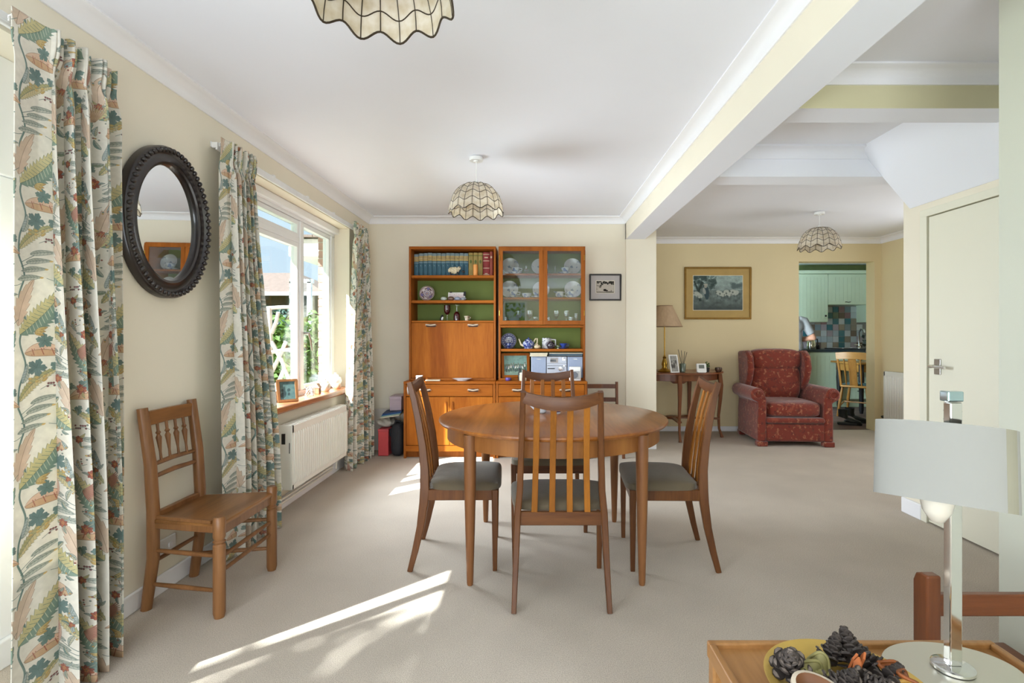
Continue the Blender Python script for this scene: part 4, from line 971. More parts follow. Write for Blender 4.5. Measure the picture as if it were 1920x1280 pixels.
G().tube([(0, 0, .103), (.001, 0, .118)], .0015, 6).build('wick', M_black, cd)
# plates: built flat, then stood up
def plate(label, name, r, loc, m, group=None, tilt=74, ry=0, stand=False, printed=None, cat='plate'):
    pz = [(0, .004), (r*.58, .004), (r*.66, .010), (r*.97, .020), (r, .023), (r*.98, .026), (r*.66, .015), (r*.57, .009), (0, .009)]
    t = thing(name, label, cat, loc, group=group, rot=(math.radians(tilt), 0, ry))
    Mx = TM(0, r, 0)                                    # lowest rim point at the origin
    G().lathe(pz, 40, M=Mx).build('plate_body', m, t, smooth=40)
    if printed:
        g = G(); n = 40; g.uv = {}
        rings = [(0, .0096), (r*.56, .0096), (r*.66, .0156), (r*.96, .0262)]
        for (ra, za), (rb, zb_) in zip(rings[:-1], rings[1:]):
            for k in range(n):
                p = []
                for q, z_, kk in ((ra, za, k), (rb, zb_, k), (rb, zb_, k+1), (ra, za, k+1)):
                    a = 2*PI*kk/n; p.append((q*math.cos(a), r+q*math.sin(a), z_))
                if ra == 0: p = p[:3]
                g.uv[len(g.f)] = [(.5+x_/(2*r), .5+(y_-r)/(2*r)) for x_, y_, _ in p]; g.add(p, [tuple(range(len(p)))])
        g.build('decoration', printed, t, smooth=60)
    return t
M_china = speckle('white_china_blue_sprigs', 'DADCDE', ['6E7FA8', '8896AA'], 16, .60, .2, .5)
M_chinap = mat('white_china', 'DFE0E2', .2, coat=.5, var=.02)
M_imari = printmat('imari_print', imari_print(), .25, 0, .4); M_willow = printmat('willow_print', willow_print(), .25, 0, .4)
plate('red and blue patterned plate standing on the middle shelf of the left unit', 'imari_plate', .077, (X(800.5, 5.16), 5.16, S2+.0005), M_chinap, tilt=76, printed=M_imari)
cl = thing('desk_calendar', 'small pink printed desk calendar with dark corner clips', 'calendar', (X(855.5, 5.13), 5.13, S2), rot=(math.radians(-14), 0, 0))
G().box(-.085, .085, .004, .02, 0, .092).build('board', M_white, cl); picture(G(), -.08, .08, .004, .088, .0035).build('printed_page', printmat('calendar_print', calendar_print()), cl)
G().box(-.07, -.045, .002, .022, .088, .10).box(.07, .092, .002, .022, .055, .10).build('corner_clip', M_black, cl)
M_agate = speckle('banded_stone', 'A8A8A4', ['5E4A40', '7C8AA0'], 40, .5, .3)
for i, (px, r, lb) in enumerate(((832, .030, 'pale grey-green polished stone left of the calendar'), (845, .033, 'brown polished stone in front of the calendar'), (858, .030, 'blue-grey polished stone in front of the calendar'), (869, .028, 'brown striped stone at the right end of the row'))):
    t = thing('polished_stone', lb, 'stone', (X(px, 5.06), 5.06+.01*(i % 2), S2), group='polished stones on the middle shelf')
    G().ball((0, 0, r*.62), (r, r*.7, r*.62), 14, 9, e=.9).build('stone_body', [mat('grey_green_stone', 'B4BAB0', .4, var=.2, vscale=40), mat('brown_stone', '6A5044', .4, var=.3, vscale=40), mat('blue_stone', '8A94A8', .4, var=.2, vscale=40), M_agate][i], t, smooth=60)
# dark red goblets, penguin, little cup
M_rubyg = mat('dark_ruby_glass', '3E0F14', .08, coat=.8, var=.1)
def goblet(label, loc, rot=(0, 0, 0)):
    t = thing('ruby_goblet', label, 'glass', loc, rot=rot)
    G().lathe([(.031, .158), (.0335, .120), (.030, .088), (.016, .068), (.004, .062), (.0, .066), (.014, .072), (.027, .090), (.031, .120), (.0295, .157)], 24).build('bowl', M_rubyg, t, smooth=50)
    G().lathe([(.030, 0), (.030, .003), (.006, .007), (.0035, .02), (.0035, .062), (0, .062)], 24).build('stem', M_drink, t, smooth=40)
goblet('upright dark red goblet on a clear stem', (X(838.5, 5.13), 5.13, S3)); goblet('dark red goblet turned upside down', (X(856.5, 5.13), 5.13, S3+.158), (PI, 0, 0))
pg = thing('penguin_figurine', 'tiny black and white penguin figurine left of the goblets', 'figurine', (X(826.5, 5.08), 5.08, S3))
G().ball((0, 0, .026), (.017, .015, .026), 12, 9, M=RM('Y', 18)).ball((.014, 0, .05), (.011, .010, .010), 10, 7).build('body', M_black, pg, smooth=60); G().ball((.008, -.006, .026), (.011, .011, .019), 10, 8, M=RM('Y', 18)).build('belly', M_white, pg, smooth=60)
G().ball((-.008, -.004, .003), (.012, .008, .003), 8, 5).build('foot', M_black, pg, smooth=60)
tc_ = thing('small_cup', 'tiny cream patterned cup right of the goblets', 'cup', (X(875, 5.09), 5.09, S3))
M_cupp = speckle('cream_cup_pattern', 'D8C8B0', ['9A5A4A', '7A7060'], 60, .55, .3)
G().lathe([(.018, 0), (.016, .006), (.020, .03), (.028, .048), (.0255, .048), (.016, .02), (0, .012)], 20).build('cup_body', M_cupp, tc_, smooth=40)
G().lathe([(.034, .0), (.036, .003), (.0, .004)], 20, (0, 0, -.0002)).build('saucer_rim', M_cupp, tc_, smooth=40); G().tube([(.024, 0, .04), (.038, 0, .036), (.034, 0, .016), (.02, 0, .02)], .003, 6, up=(0, 1, 0)).build('handle', M_cupp, tc_)
# shallow dish and white box on the lower left top
ds = thing('white_dish', 'shallow white dish on top of the lower left cabinet', 'dish', (X(866, 4.93), 4.945, .7355))
G().lathe([(.045, 0), (.05, .004), (.095, .022), (.098, .024), (.094, .024), (.045, .008), (0, .007)], 36, sy=.5).build('dish_body', M_chinap, ds, smooth=40)
wbx = thing('card_box', 'small white card box in the sun at the left end of the cabinet top', 'box', (X(786, 4.94), 4.945, .735))
G().box(-.03, .03, -.02, .02, .0005, .05).build('box_body', M_white, wbx, bevel=.002); G().box(-.031, .031, -.021, .021, .04, .052).build('lid', M_white, wbx, bevel=.002)
bkl = thing('closed_notebook', 'thin sunlit notebook lying on the lower left cabinet top', 'book', (X(812, 4.93), 4.94, .735))
G().box(-.07, .07, -.035, .035, .0005, .012).build('cover', M_page, bkl, bevel=.003)

# ------------------------------------------------------------------ china and glass of the right unit
M_cupin = M_chinap
def cup(label, loc, s=1, m=M_china, group=None, rz=0, saucer=True):
    t = thing('tea_cup', label, 'cup', (loc[0], loc[1], loc[2]+(.012*s if saucer else .0005)), rz=rz, group=group)
    G().lathe([(.020*s, 0), (.019*s, .005*s), (.030*s, .022*s), (.041*s, .043*s), (.039*s, .043*s), (.028*s, .022*s), (0, .010*s)], 24).build('cup_body', m, t, smooth=40)
    G().tube([(.037*s, 0, .036*s), (.058*s, 0, .038*s), (.056*s, 0, .018*s), (.03*s, 0, .016*s)], .0035*s, 8, up=(0, 1, 0)).build('handle', m, t, smooth=50)
    if saucer:
        q = thing('saucer', 'saucer under the '+label.replace(' tea', '').replace(' glazed', ''), 'saucer', (loc[0], loc[1], loc[2]+.0005), group=(group or 'cups').replace('cups', 'saucers'))
        G().lathe([(.028*s, 0), (.03*s, .002*s), (.062*s, .013*s), (.064*s, .015*s), (.06*s, .0155*s), (.03*s, .011*s), (.0, .011*s)], 30).build('saucer_body', m, q, smooth=40)
    return t
gp = 'blue-sprigged plates in the glazed cabinet'; gc = 'blue-sprigged cups in the glazed cabinet'
plate('sprigged plate at the left end of the top glazed shelf', 'china_plate', .088, (X(956, 5.17), 5.17, R1+.0005), M_china, gp)
plate('sprigged plate in the middle of the top glazed shelf', 'china_plate', .084, (X(1012, 5.17), 5.17, R1+.0005), M_china, gp)
plate('sprigged plate at the right end of the top glazed shelf', 'china_plate', .086, (X(1073.5, 5.17), 5.17, R1+.0005), M_china, gp)
plate('sprigged plate at the left end of the second glazed shelf', 'china_plate', .090, (X(955, 5.17), 5.17, R2+.0005), M_china, gp)
plate('sprigged plate in the middle of the second glazed shelf', 'china_plate', .086, (X(1014.5, 5.17), 5.17, R2+.0005), M_china, gp)
plate('sprigged plate at the right end of the second glazed shelf', 'china_plate', .088, (X(1074.5, 5.17), 5.17, R2+.0005), M_china, gp)
cup('sprigged tea cup in front of the left plate on the top glazed shelf', (X(966, 5.10), 5.10, R1), 1.15, group=gc)
cup('sprigged tea cup in front of the right plate on the top glazed shelf', (X(1060, 5.10), 5.10, R1), 1.15, group=gc)
cup('sprigged tea cup before the left plate on the second glazed shelf', (X(963, 5.10), 5.10, R2), 1.12, group=gc)
cup('sprigged tea cup before the right plate on the second glazed shelf', (X(1070, 5.10), 5.09, R2), 1.12, group=gc)
cup('sprigged tea cup before the middle plate on the second glazed shelf', (X(1006, 5.10), 5.09, R2), .9, group=gc)
sb_ = thing('sugar_bowl', 'low sprigged sugar bowl on the second glazed shelf', 'bowl', (X(987.5, 5.11), 5.11, R2+.0005))
G().lathe([(.032, 0), (.030, .006), (.044, .022), (.051, .044), (.048, .044), (.04, .02), (0, .012)], 28).build('bowl_body', M_china, sb_, smooth=40)
cj = thing('creamer_jug', 'small sprigged cream jug with curled handle on the second glazed shelf', 'jug', (X(1049, 5.11), 5.11, R2+.0005))
G().lathe([(.026, 0), (.026, .005), (.038, .022), (.034, .044), (.040, .060), (.037, .060), (.03, .044), (.03, .02), (0, .01)], 24, sx=1.1).build('body', M_china, cj, smooth=40)
G().tube([(.036, 0, .05), (.062, 0, .055), (.06, 0, .022), (.036, 0, .018)], .0045, 8, up=(0, 1, 0)).build('handle', M_china, cj, smooth=50); G().prism([(-.034, .045), (-.062, .062), (-.034, .058)], 'y', -.012, .012).build('spout', M_china, cj)
def glass(label, loc, prof, name='wine_glass', group='drinking glasses in the glazed cabinet', cut=False):
    t = thing(name, label, 'glass', (loc[0], loc[1], loc[2]+.0005), group=group)
    k = next((i for i, p in enumerate(prof) if p[0] < .006 and i > 1), None)
    G().lathe(prof, 20).build('glass_body', M_drink, t, smooth=50)
    if cut: G().lathe([(prof[-3][0]*1.01, prof[-3][1]), (prof[-2][0]*1.012, prof[-2][1])], 12, caps=False).build('cut_band', M_drink, t)
wg = [(.030, 0), (.030, .003), (.005, .008), (.0035, .02), (.0035, .065), (.012, .072), (.028, .095), (.031, .125), (.029, .150)]
tm = [(.026, 0), (.027, .004), (.029, .08), (.030, .085), (.0285, .084), (.026, .012), (0, .010)]
fl = [(.022, 0), (.022, .003), (.004, .008), (.0035, .03), (.014, .04), (.019, .08), (.018, .12)]
glass('clear stemmed dish in the middle left of the top glazed shelf', (X(987, 5.12), 5.12, R1), [(.024, 0), (.024, .004), (.006, .012), (.02, .03), (.024, .045), (.008, .06), (.010, .082), (0, .09)], 'glass_ornament', 'clear glass ornaments on the top shelf')
glass('clear low stemmed ornament right of the middle plate on the top glazed shelf', (X(1041, 5.12), 5.12, R1), [(.05, 0), (.05, .004), (.03, .012), (.006, .018), (.005, .07), (.009, .08), (0, .09)], 'glass_ornament', 'clear glass ornaments on the top shelf')
lbs = ['cut wine glass standing right of the green reflection', 'small tilted-looking goblet at the centre post', 'wine glass behind the green reflection', 'tumbler at the left end of the bottom glazed shelf', 'tumbler just right of the centre post', 'tall wine glass, first beyond the centre post', 'tall wine glass, second beyond the centre post', 'short tumbler between the tall wine glasses', 'tumbler right of the second tall wine glass', 'slim flute near the right door hinge', 'short tumbler before the slim flute']
for (px, y, pr), lb in zip(((993, 5.12, wg), (1004, 5.16, [(r*.9, z*.6) for r, z in wg]), (972, 5.17, wg), (948, 5.14, tm), (1027, 5.15, tm), (1043, 5.15, wg), (1062, 5.15, wg), (1052, 5.10, [(r*.8, z*.6) for r, z in tm]), (1070, 5.12, tm), (1080, 5.13, fl), (1076, 5.08, [(r*.8, z*.5) for r, z in tm])), lbs):
    glass(lb, (X(px, y), y, R3), pr, 'wine_glass' if pr is not tm else 'tumbler', cut=(pr is wg))
# blue and white shelf
M_bw = speckle('blue_white_transfer', 'C4CADA', ['3E4E8E', '5A6AA4', '2E3C78'], 34, .50, .2, .5); M_dpot = speckle('dark_purple_glaze', '2E2630', ['C8C2BC', '5A4650'], 24, .58, .25, .5); M_cream = mat('cream_ceramic', 'D8C8A4', .35, var=.08, vscale=30); M_cob = mat('cobalt_glaze', '3F55A0', .2, coat=.6, var=.15, vscale=30)
plate('blue willow-pattern plate leaning at the left of the open shelf', 'willow_plate', .077, (X(954, 5.18), 5.18, R4+.0005), M_chinap, printed=M_willow, tilt=76)
cup('blue and white tea cup in front of the willow plate', (X(954, 5.09), 5.09, R4), 1.0, M_bw, 'blue and white cups on the open shelf')
cup('small cobalt blue cup at the right of the open shelf', (X(1056, 5.09), 5.09, R4), .95, M_cob, 'blue and white cups on the open shelf')
tp = thing('blue_teapot', 'blue and white teapot with cream spout in the middle of the open shelf', 'teapot', (X(991, 5.12), 5.12, R4+.0005))
G().lathe([(.044, 0), (.046, .008), (.044, .012), (.058, .030), (.060, .055), (.050, .072), (.036, .078), (0, .078)], 30).build('body', M_bw, tp, smooth=40)
G().lathe([(.038, .078), (.032, .090), (.012, .100), (.006, .102), (.008, .110), (.0, .114)], 24).build('lid', M_bw, tp, smooth=40)
G().tube([(-.05, 0, .028), (-.075, 0, .04), (-.085, 0, .07), (-.096, 0, .098)], [.014, .010, .007, .006], 10, up=(0, 1, 0)).build('spout', M_cream, tp, smooth=50)
G().tube([(.052, 0, .065), (.07, 0, .098), (.088, 0, .10), (.088, 0, .06), (.058, 0, .03)], .007, 10, up=(0, 1, 0)).build('handle', M_cream, tp, smooth=50)
on = thing('garlic_pot', 'small cream onion-shaped pot right of the teapot', 'pot', (X(1007.5, 5.06), 5.06, R4+.0005))
G().lathe([(.016, 0), (.03, .010), (.033, .022), (.022, .036), (.006, .042), (.005, .050), (0, .052)], 22).build('pot_body', M_cream, on, smooth=40)
mg = thing('large_mug', 'tall white and purple patterned mug on the open shelf', 'mug', (X(1025, 5.13), 5.13, R4+.0005))
M_mug = speckle('mug_pattern', 'CFCFD0', ['4A4458', '7A7484'], 30, .56, .25, .5)
G().lathe([(.044, 0), (.047, .004), (.046, .10), (.048, .106), (.044, .106), (.042, .012), (0, .008)], 28).build('mug_body', M_mug, mg, smooth=40); G().tube([(.044, 0, .09), (.088, 0, .088), (.09, 0, .035), (.044, 0, .025)], .008, 10, up=(0, 1, 0)).build('handle', M_chinap, mg, smooth=50)
dp = thing('dark_pot', 'round dark purple patterned pot before the tall mug', 'pot', (X(1033, 5.055), 5.055, R4+.0005))
G().lathe([(.026, 0), (.034, .008), (.042, .032), (.036, .054), (.024, .066), (.027, .072), (.022, .072), (.018, .06), (0, .02)], 24).build('pot_body', M_dpot, dp, smooth=40)
eg = thing('egg_cup', 'tiny green and white egg cup left of the cobalt cup', 'cup', (X(1046, 5.06), 5.06, R4+.0005))
G().lathe([(.014, 0), (.012, .004), (.006, .012), (.013, .022), (.015, .032), (.012, .032), (0, .018)], 16).build('cup_body', speckle('green_sprig', 'C8CAC0', ['6A8A50'], 60, .5), eg, smooth=40)
# lower open bay: picture, stereo, speakers, papers, candles
LZ = .7555
pf = thing('framed_team_photo', 'leaning wooden framed team photograph in the lower bay', 'picture', (-.163, 5.06, LZ), rot=(math.radians(-9), math.radians(0), math.radians(10)))
hw, hh = .140, .245; g = G(); b = .026
g.box(-hw, hw, -.008, .010, 0, b).box(-hw, hw, -.008, .010, hh-b, hh).box(-hw, -hw+b, -.008, .010, b, hh-b).box(hw-b, hw, -.008, .010, b, hh-b); g.build('frame', M_teak_in, pf, bevel=.003)
picture(G(), -hw+b-.001, hw-b+.001, b-.001, hh-b+.001, -.002).build('photograph', printmat('team_photo_print', sport_print(), .3), pf); G().box(-hw+.01, hw-.01, .003, .008, .01, hh-.01).build('backing', M_page, pf)
M_spk = mat('pale_blue_grey_speaker_cloth', '9AA6BE', .7, var=.03, vscale=60); M_hifi = mat('silver_hifi_front', 'B8BCC8', .35, .2, var=.02); M_disp = mat('dark_display', '14161A', .15)
def spk(px0, px1, lb):
    t = thing('speaker', lb, 'speaker', ((X(px0, 5.02)+X(px1, 5.02))/2, 5.10, LZ), group='stereo speakers'); hw = (X(px1, 5.02)-X(px0, 5.02))/2
    G().box(-hw, hw, -.07, .09, 0, .212).build('cabinet', M_hifi, t, bevel=.004); G().box(-hw+.003, hw-.003, -.079, -.0705, .004, .209).build('grille', M_spk, t, bevel=.003); G().box(-.018, .018, -.081, -.0792, .182, .187).build('badge', M_steel, t)
spk(996, 1024.5, 'pale blue-grey speaker left of the silver stereo'); spk(1064, 1093, 'pale blue-grey speaker right of the silver stereo')
st = thing('stereo', 'silver compact stereo between two pale speakers', 'stereo', (X(1044, 5.02), 5.10, LZ)); hw = .098
G().box(-hw, hw, -.075, .09, 0, .210).build('case', M_hifi, st, bevel=.003); G().box(-.062, .012, -.078, -.0752, .150, .198).build('display_panel', mat('grey_hifi_panel', 'A49C98', .4), st); G().box(-.064, -.008, -.080, -.0782, .160, .182).build('display', M_disp, st)
G().box(-hw+.004, hw-.004, -.0762, -.0752, .118, .121).box(-hw+.004, hw-.004, -.0762, -.0752, .142, .144).box(-.09, -.02, -.078, -.0752, .088, .096).build('tray_slot', M_disp, st)
for x_, z_, r in ((.035, .09, .022), (.06, .18, .006), (.06, .195, .006), (.075, .18, .006), (.07, .12, .007)): G().lathe([(r, 0), (r*.92, .014), (0, .014)], 20, M=TM(x_, -.0752, z_) @ RM('X', 90)).build('knob', M_chrome, st, smooth=40)
for k, (x0, x1, y, z, nm, lb, m) in enumerate(((X(994, 5.02), X(1026, 5.02), 5.08, LZ+.2125, 'paper_pile', 'pile of white papers on the left speaker', M_page), (X(1029, 5.02), X(1092, 5.02), 5.10, LZ+.2125, 'magazine_pile', 'dark magazines lying across the stereo and right speaker', None))):
    t = thing(nm, lb, 'papers', ((x0+x1)/2, y, z)); hw = (x1-x0)/2
    for q in range(4):
        G().box(-hw, hw, -.095+.008*(q % 2), .08, .0005+q*.0085, .0005+q*.0085+.008, M=RM('Z', (q-1.5)*1.6)).build('sheet' if m else 'magazine', m or [M_black, mat('blue_grey_paper', '6A8496', .6), mat('navy_paper', '30404E', .6), M_page][q], t)
pc = thing('purple_candle', 'small purple candle at the foot of the framed photograph', 'candle', (X(953, 4.97), 4.965, LZ-.02))
G().lathe([(.024, 0), (.03, .012), (.026, .028), (.0, .030)], 20).build('wax', mat('purple_wax', '5A4490', .4), pc, smooth=40)
jc = thing('jar_candle', 'white jar candle with a wide lid beside the framed photograph', 'jar', (X(980.5, 4.97), 4.965, LZ-.02))
G().lathe([(.034, 0), (.036, .004), (.036, .052), (.030, .058), (0, .058)], 24).build('jar_body', mat('cream_wax_jar', 'D4D2B8', .3, coat=.4), jc, smooth=40); G().lathe([(.032, .0585), (.034, .062), (.032, .076), (0, .078)], 24).build('lid', mat('pale_lid', 'D8D4BC', .4), jc, smooth=40)
bt = thing('black_bottle', 'slim black bottle between the photograph and the jar', 'bottle', (X(974, 5.0), 4.99, LZ-.02))
G().lathe([(.012, 0), (.013, .004), (.013, .075), (.005, .088), (.005, .12), (0, .121)], 14).build('bottle_body', M_black, bt, smooth=40)
for k, px in enumerate((1003, 1020, 1038, 1050)):
    t = thing('small_pot', ['small white pot behind the first slat of the far chair', 'small white pot behind the second slat of the far chair', 'small pinkish pot behind the third slat of the far chair', 'round cream pot behind the last slat of the far chair'][k], 'pot', (X(px, 4.97), 4.965, LZ-.02), group='small pots before the stereo')
    s_ = 1.3 if k == 3 else 1; G().lathe([(.013*s_, 0), (.017*s_, .008), (.016*s_, .034*s_), (.012*s_, .038*s_), (0, .036*s_)], 18).build('pot_body', M_cream if k == 3 else M_chinap, t, smooth=40)
rd = thing('white_radio', 'small white radio with a round grille at the right of the lower bay', 'radio', (X(1078, 4.96), 4.955, LZ-.02))
G().box(-.055, .055, -.022, .022, .0005, .135).build('case', M_white, rd, bevel=.006); G().box(-.044, .044, -.025, -.0222, .015, .095).build('front_panel', mat('grey_radio_panel', 'A8A8A8', .5), rd); G().lathe([(.032, 0), (.030, .004), (.0, .004)], 28, M=TM(-.008, -.0251, .055) @ RM('X', 90)).build('grille', mat('radio_grille', '70747C', .6), rd, smooth=40)
# ------------------------------------------------------------------ pile left of the wall unit
bx = thing('red_box', 'red box on the floor between the far curtain and the wall unit', 'box', (-1.45, 5.11, 0))
G().box(-.05, .05, -.13, .13, .0005, .255).build('box_body', mat('rose_red_card', 'C8474A', .6, var=.05), bx, bevel=.006); G().box(-.052, .052, -.133, .133, .235, .262).build('lid', mat('rose_red_lid', 'BE4A50', .6), bx, bevel=.004)
bg_ = thing('black_bag', 'black padded bag standing against the wall unit side', 'bag', (-1.315, 5.04, 0))
M_bag = mat('black_nylon', '25262B', .75, var=.15, vscale=10, bump=.2, bscale=90)
G().ball((0, 0, .16), (.062, .11, .16), 20, 14, e=.55).build('bag_body', M_bag, bg_, smooth=60); G().tube([(-.04, -.02, .28), (-.02, -.03, .34), (.02, -.02, .33), (.03, 0, .28)], .010, 8, up=(0, 1, 0)).build('strap', M_bag, bg_, smooth=60)
G().ball((-.055, -.03, .225), (.022, .05, .045), 12, 8, e=.7).build('pocket', M_bag, bg_, smooth=60); G().tube([(-.03, -.112, .10), (.0, -.114, .19), (.03, -.108, .25)], .003, 6).build('zip', M_black, bg_)
pb = thing('plastic_bag', 'crumpled white plastic bag lying on the red box', 'bag', (-1.455, 5.12, .263))
rs = np.random.RandomState(4); g = G().ball((0, 0, .045), (.08, .10, .045), 26, 16, e=.8); g.v = [tuple(np.array(v)*(1+.13*math.sin(9*v[0]*12+v[1]*55)+.1*math.sin(v[2]*90+v[0]*60))+np.array([0, 0, 0])) for v in g.v]; mz = min(v[2] for v in g.v); g.v = [(a, b, c-mz) for a, b, c in g.v]
g.build('bag_body', mat('grey_white_polythene', 'BDB8AE', .35, var=.2, vscale=18), pb, smooth=70)
fo = thing('document_folders', 'blue and green document folders lying on the bags beside the wall unit', 'folders', (X(738, 5.1), 5.12, .378), rot=(0, math.radians(-8), math.radians(4)))
for k, (c, m) in enumerate((('pale_card_folder', 'D6CEB8'), ('green_folder', '9AB4A8'), ('blue_folder', '1F5A96'), ('navy_folder', '2A3E66'))): G().box(-.105+.006*k, .085+.004*k, -.13, .13, k*.012, k*.012+.010, M=RM('Z', k*2-3)).build('folder', mat(c, m, .6), fo, bevel=.002)
lb_ = thing('lilac_box', 'pale lilac box on top of the folders beside the wall unit', 'box', (X(746, 5.14), 5.16, .43))
G().box(-.06, .055, -.10, .10, .0, .135).build('box_body', mat('lilac_card', 'C0AEB8', .7), lb_, bevel=.004); G().box(-.062, .057, -.102, .102, .112, .14).build('lid', mat('lilac_card_lid', 'C6B4BE', .7), lb_, bevel=.003)
gs = thing('leaning_board', 'pale grey board leaning in the corner behind the bags', 'board', (X(712, 5.25), 5.235, 0), rot=(math.radians(-7), 0, 0)); G().box(-.09, .20, -.004, .004, 0, .42).build('board_sheet', mat('pale_grey_card', 'CFC8BE', .7), gs)

# ------------------------------------------------------------------ things on the window sill
SZ = .7005
sf = thing('photo_frame', 'wooden photo frame leaning back on the window sill', 'picture', (-1.735, 3.64, SZ), rot=(math.radians(-16), 0, math.radians(38)))
b = .018; hw, hh = .068, .165; g = G().box(-hw, hw, -.01, .012, 0, b).box(-hw, hw, -.01, .012, hh-b, hh).box(-hw, -hw+b, -.01, .012, b, hh-b).box(hw-b, hw, -.01, .012, b, hh-b); g.build('frame', M_oak, sf, bevel=.003)
picture(G(), -hw+b-.001, hw-b+.001, b-.001, hh-b+.001, -.003).build('photograph', printmat('sill_photo_print', photo_print(5, (60, 92, 96), (98, 118, 112), (38, 52, 54)), .25, 0, .3), sf); G().box(-hw+.006, hw-.006, .004, .010, .006, hh-.006).build('backing', M_black, sf)
G().bar([(0, .012, .12), (0, .055, .018)], .03, .004, up=(1, 0, 0)).build('strut', M_black, sf)
wk = thing('wire_ornament', 'small twisted silver wire ornament on the window sill', 'ornament', (-1.75, 4.02, SZ)); rs = random.Random(4)
for k in range(7):
    a = k*.9; G().tube([(.03*math.cos(a), .03*math.sin(a), .004), (.02*math.cos(a+1), .02*math.sin(a+1), .04), (.035*math.cos(a+2), .035*math.sin(a+2), .07)], .004, 6).build('wire', M_steel, wk, smooth=50)
cb = thing('clay_ornament', 'little brown clay house ornament on the window sill', 'ornament', (-1.735, 4.14, SZ)); M_clay = mat('terracotta_clay', '9A6240', .6, var=.2, vscale=30)
G().box(-.02, .02, -.02, .02, 0, .05).build('body', M_clay, cb, bevel=.004); G().prism([(-.026, .05), (.026, .05), (0, .085)], 'y', -.024, .024).build('roof', mat('pale_clay_roof', 'B48A6C', .6), cb); G().box(.019, .0215, -.008, .008, .012, .035).build('doorway', M_black, cb)
M_vase = mat('cream_stoneware', 'D6C8B4', .35, coat=.3, var=.08, vscale=14)
def pot(label, loc, pr, m, knob=False, nm='stoneware_jar', sc=.74):
    t = thing(nm, label, 'jar', loc); pr = [(a*sc, b_*sc) for a, b_ in pr]; G().lathe(pr, 28).build('jar_body', m, t, smooth=45)
    if knob:
        z = pr[-1][1]; r = pr[-2][0]; G().lathe([(r*1.05, z), (r*.9, z+.012), (r*.3, z+.02), (.007, z+.022), (.010, z+.032), (0, z+.036)], 24).build('lid', m, t, smooth=45)
    return t
pot('round cream stoneware jar on the window sill', (-1.755, 4.34, SZ), [(.035, 0), (.05, .015), (.060, .05), (.052, .085), (.036, .098), (.0, .098)], M_vase, True)
pot('tall white lidded ginger jar at the far end of the window sill', (-1.785, 4.64, SZ), [(.05, 0), (.06, .02), (.082, .09), (.070, .135), (.048, .15), (.0, .15)], M_chinap, True, 'ginger_jar', .68)
pot('small brown-shouldered pot before the tall white ginger jar', (-1.72, 4.53, SZ), [(.028, 0), (.042, .015), (.047, .045), (.038, .075), (.03, .082), (.0, .08)], mat('brown_cream_glaze', 'C09C80', .35, coat=.3, var=.2, vscale=10), sc=.62)

# ------------------------------------------------------------------ pictures on the walls
def wallpic(label, name, px0, px1, py0, py1, y, b, mf, mmat, art, inner, dd=.018):
    x0, x1, z1, z0 = X(px0, y), X(px1, y), Z(py0, y), Z(py1, y); t = thing(name, label, 'picture', ((x0+x1)/2, y, z0)); hw = (x1-x0)/2; hh = z1-z0
    g = G().box(-hw, hw, -dd, 0, 0, b).box(-hw, hw, -dd, 0, hh-b, hh).box(-hw, -hw+b, -dd, 0, b, hh-b).box(hw-b, hw, -dd, 0, b, hh-b); g.build('frame', mf, t, bevel=.003)
    G().box(-hw+b-.002, hw-b+.002, -dd*.5, -.002, b-.002, hh-b+.002).build('mount', mmat, t)
    a = [X(inner[0], y)-t.location.x, X(inner[1], y)-t.location.x, Z(inner[3], y)-z0, Z(inner[2], y)-z0]
    G().box(a[0]-.006, a[1]+.006, -dd*.5-.002, -dd*.5-.0005, a[2]-.006, a[3]+.006).build('mount_edge', mat('white_bevel', 'E2DCC8', .8), t)
    picture(G(), *a, -dd*.5-.003).build('print', art, t)
wallpic('black-framed monochrome woodcut print right of the wall unit', 'framed_print', 1105, 1164.5, 513.5, 563.5, 5.319, .016, mat('black_brown_frame', '1E120C', .4), mat('grey_white_mount', 'B9B4B2', .9), printmat('woodcut', woodcut_print(), .8), (1118, 1151, 527, 548.5))
wallpic('gilt-framed grey-green farmyard print on the far wall above the console table', 'framed_farm_print', 1283, 1408, 500.5, 598.5, 6.279, .022, M_gold, mat('ochre_mount', 'B79A60', .9), printmat('farm_scene', farm_print(), .6), (1299.5, 1391.5, 517, 581))

# ------------------------------------------------------------------ pendant lamps
M_capiz, _nt, _b = newmat('capiz_shell')
_b.inputs['Base Color'].default_value = (*lin('E4DCCB'), 1); _b.inputs['Roughness'].default_value = .35
def capiz():
    nt, b = _nt, _b; tcn = N(nt, 'ShaderNodeTexCoord'); no = N(nt, 'ShaderNodeTexNoise'); no.inputs['Scale'].default_value = 30; no.inputs['Detail'].default_value = 5
    nt.links.new(tcn.outputs['Object'], no.inputs['Vector']); r = N(nt, 'ShaderNodeValToRGB'); r.color_ramp.elements[0].color = (*lin('DCD0B8'), 1); r.color_ramp.elements[1].color = (*lin('F6F1E8'), 1)
    r.color_ramp.elements[0].position = .3; r.color_ramp.elements[1].position = .7
    nt.links.new(no.outputs['Fac'], r.inputs[0]); nt.links.new(r.outputs[0], b.inputs['Base Color'])
    tr = N(nt, 'ShaderNodeBsdfTranslucent'); nt.links.new(r.outputs[0], tr.inputs[0]); mx = N(nt, 'ShaderNodeMixShader'); mx.inputs[0].default_value = .5
    nt.links.new(b.outputs[0], mx.inputs[1]); nt.links.new(tr.outputs[0], mx.inputs[2]); nt.links.new(mx.outputs[0], nt.nodes['Material Output'].inputs[0])
capiz()
M_wire = mat('dark_bronze_wire', '4A4034', .4, .6)
NC, NR = 22, 5
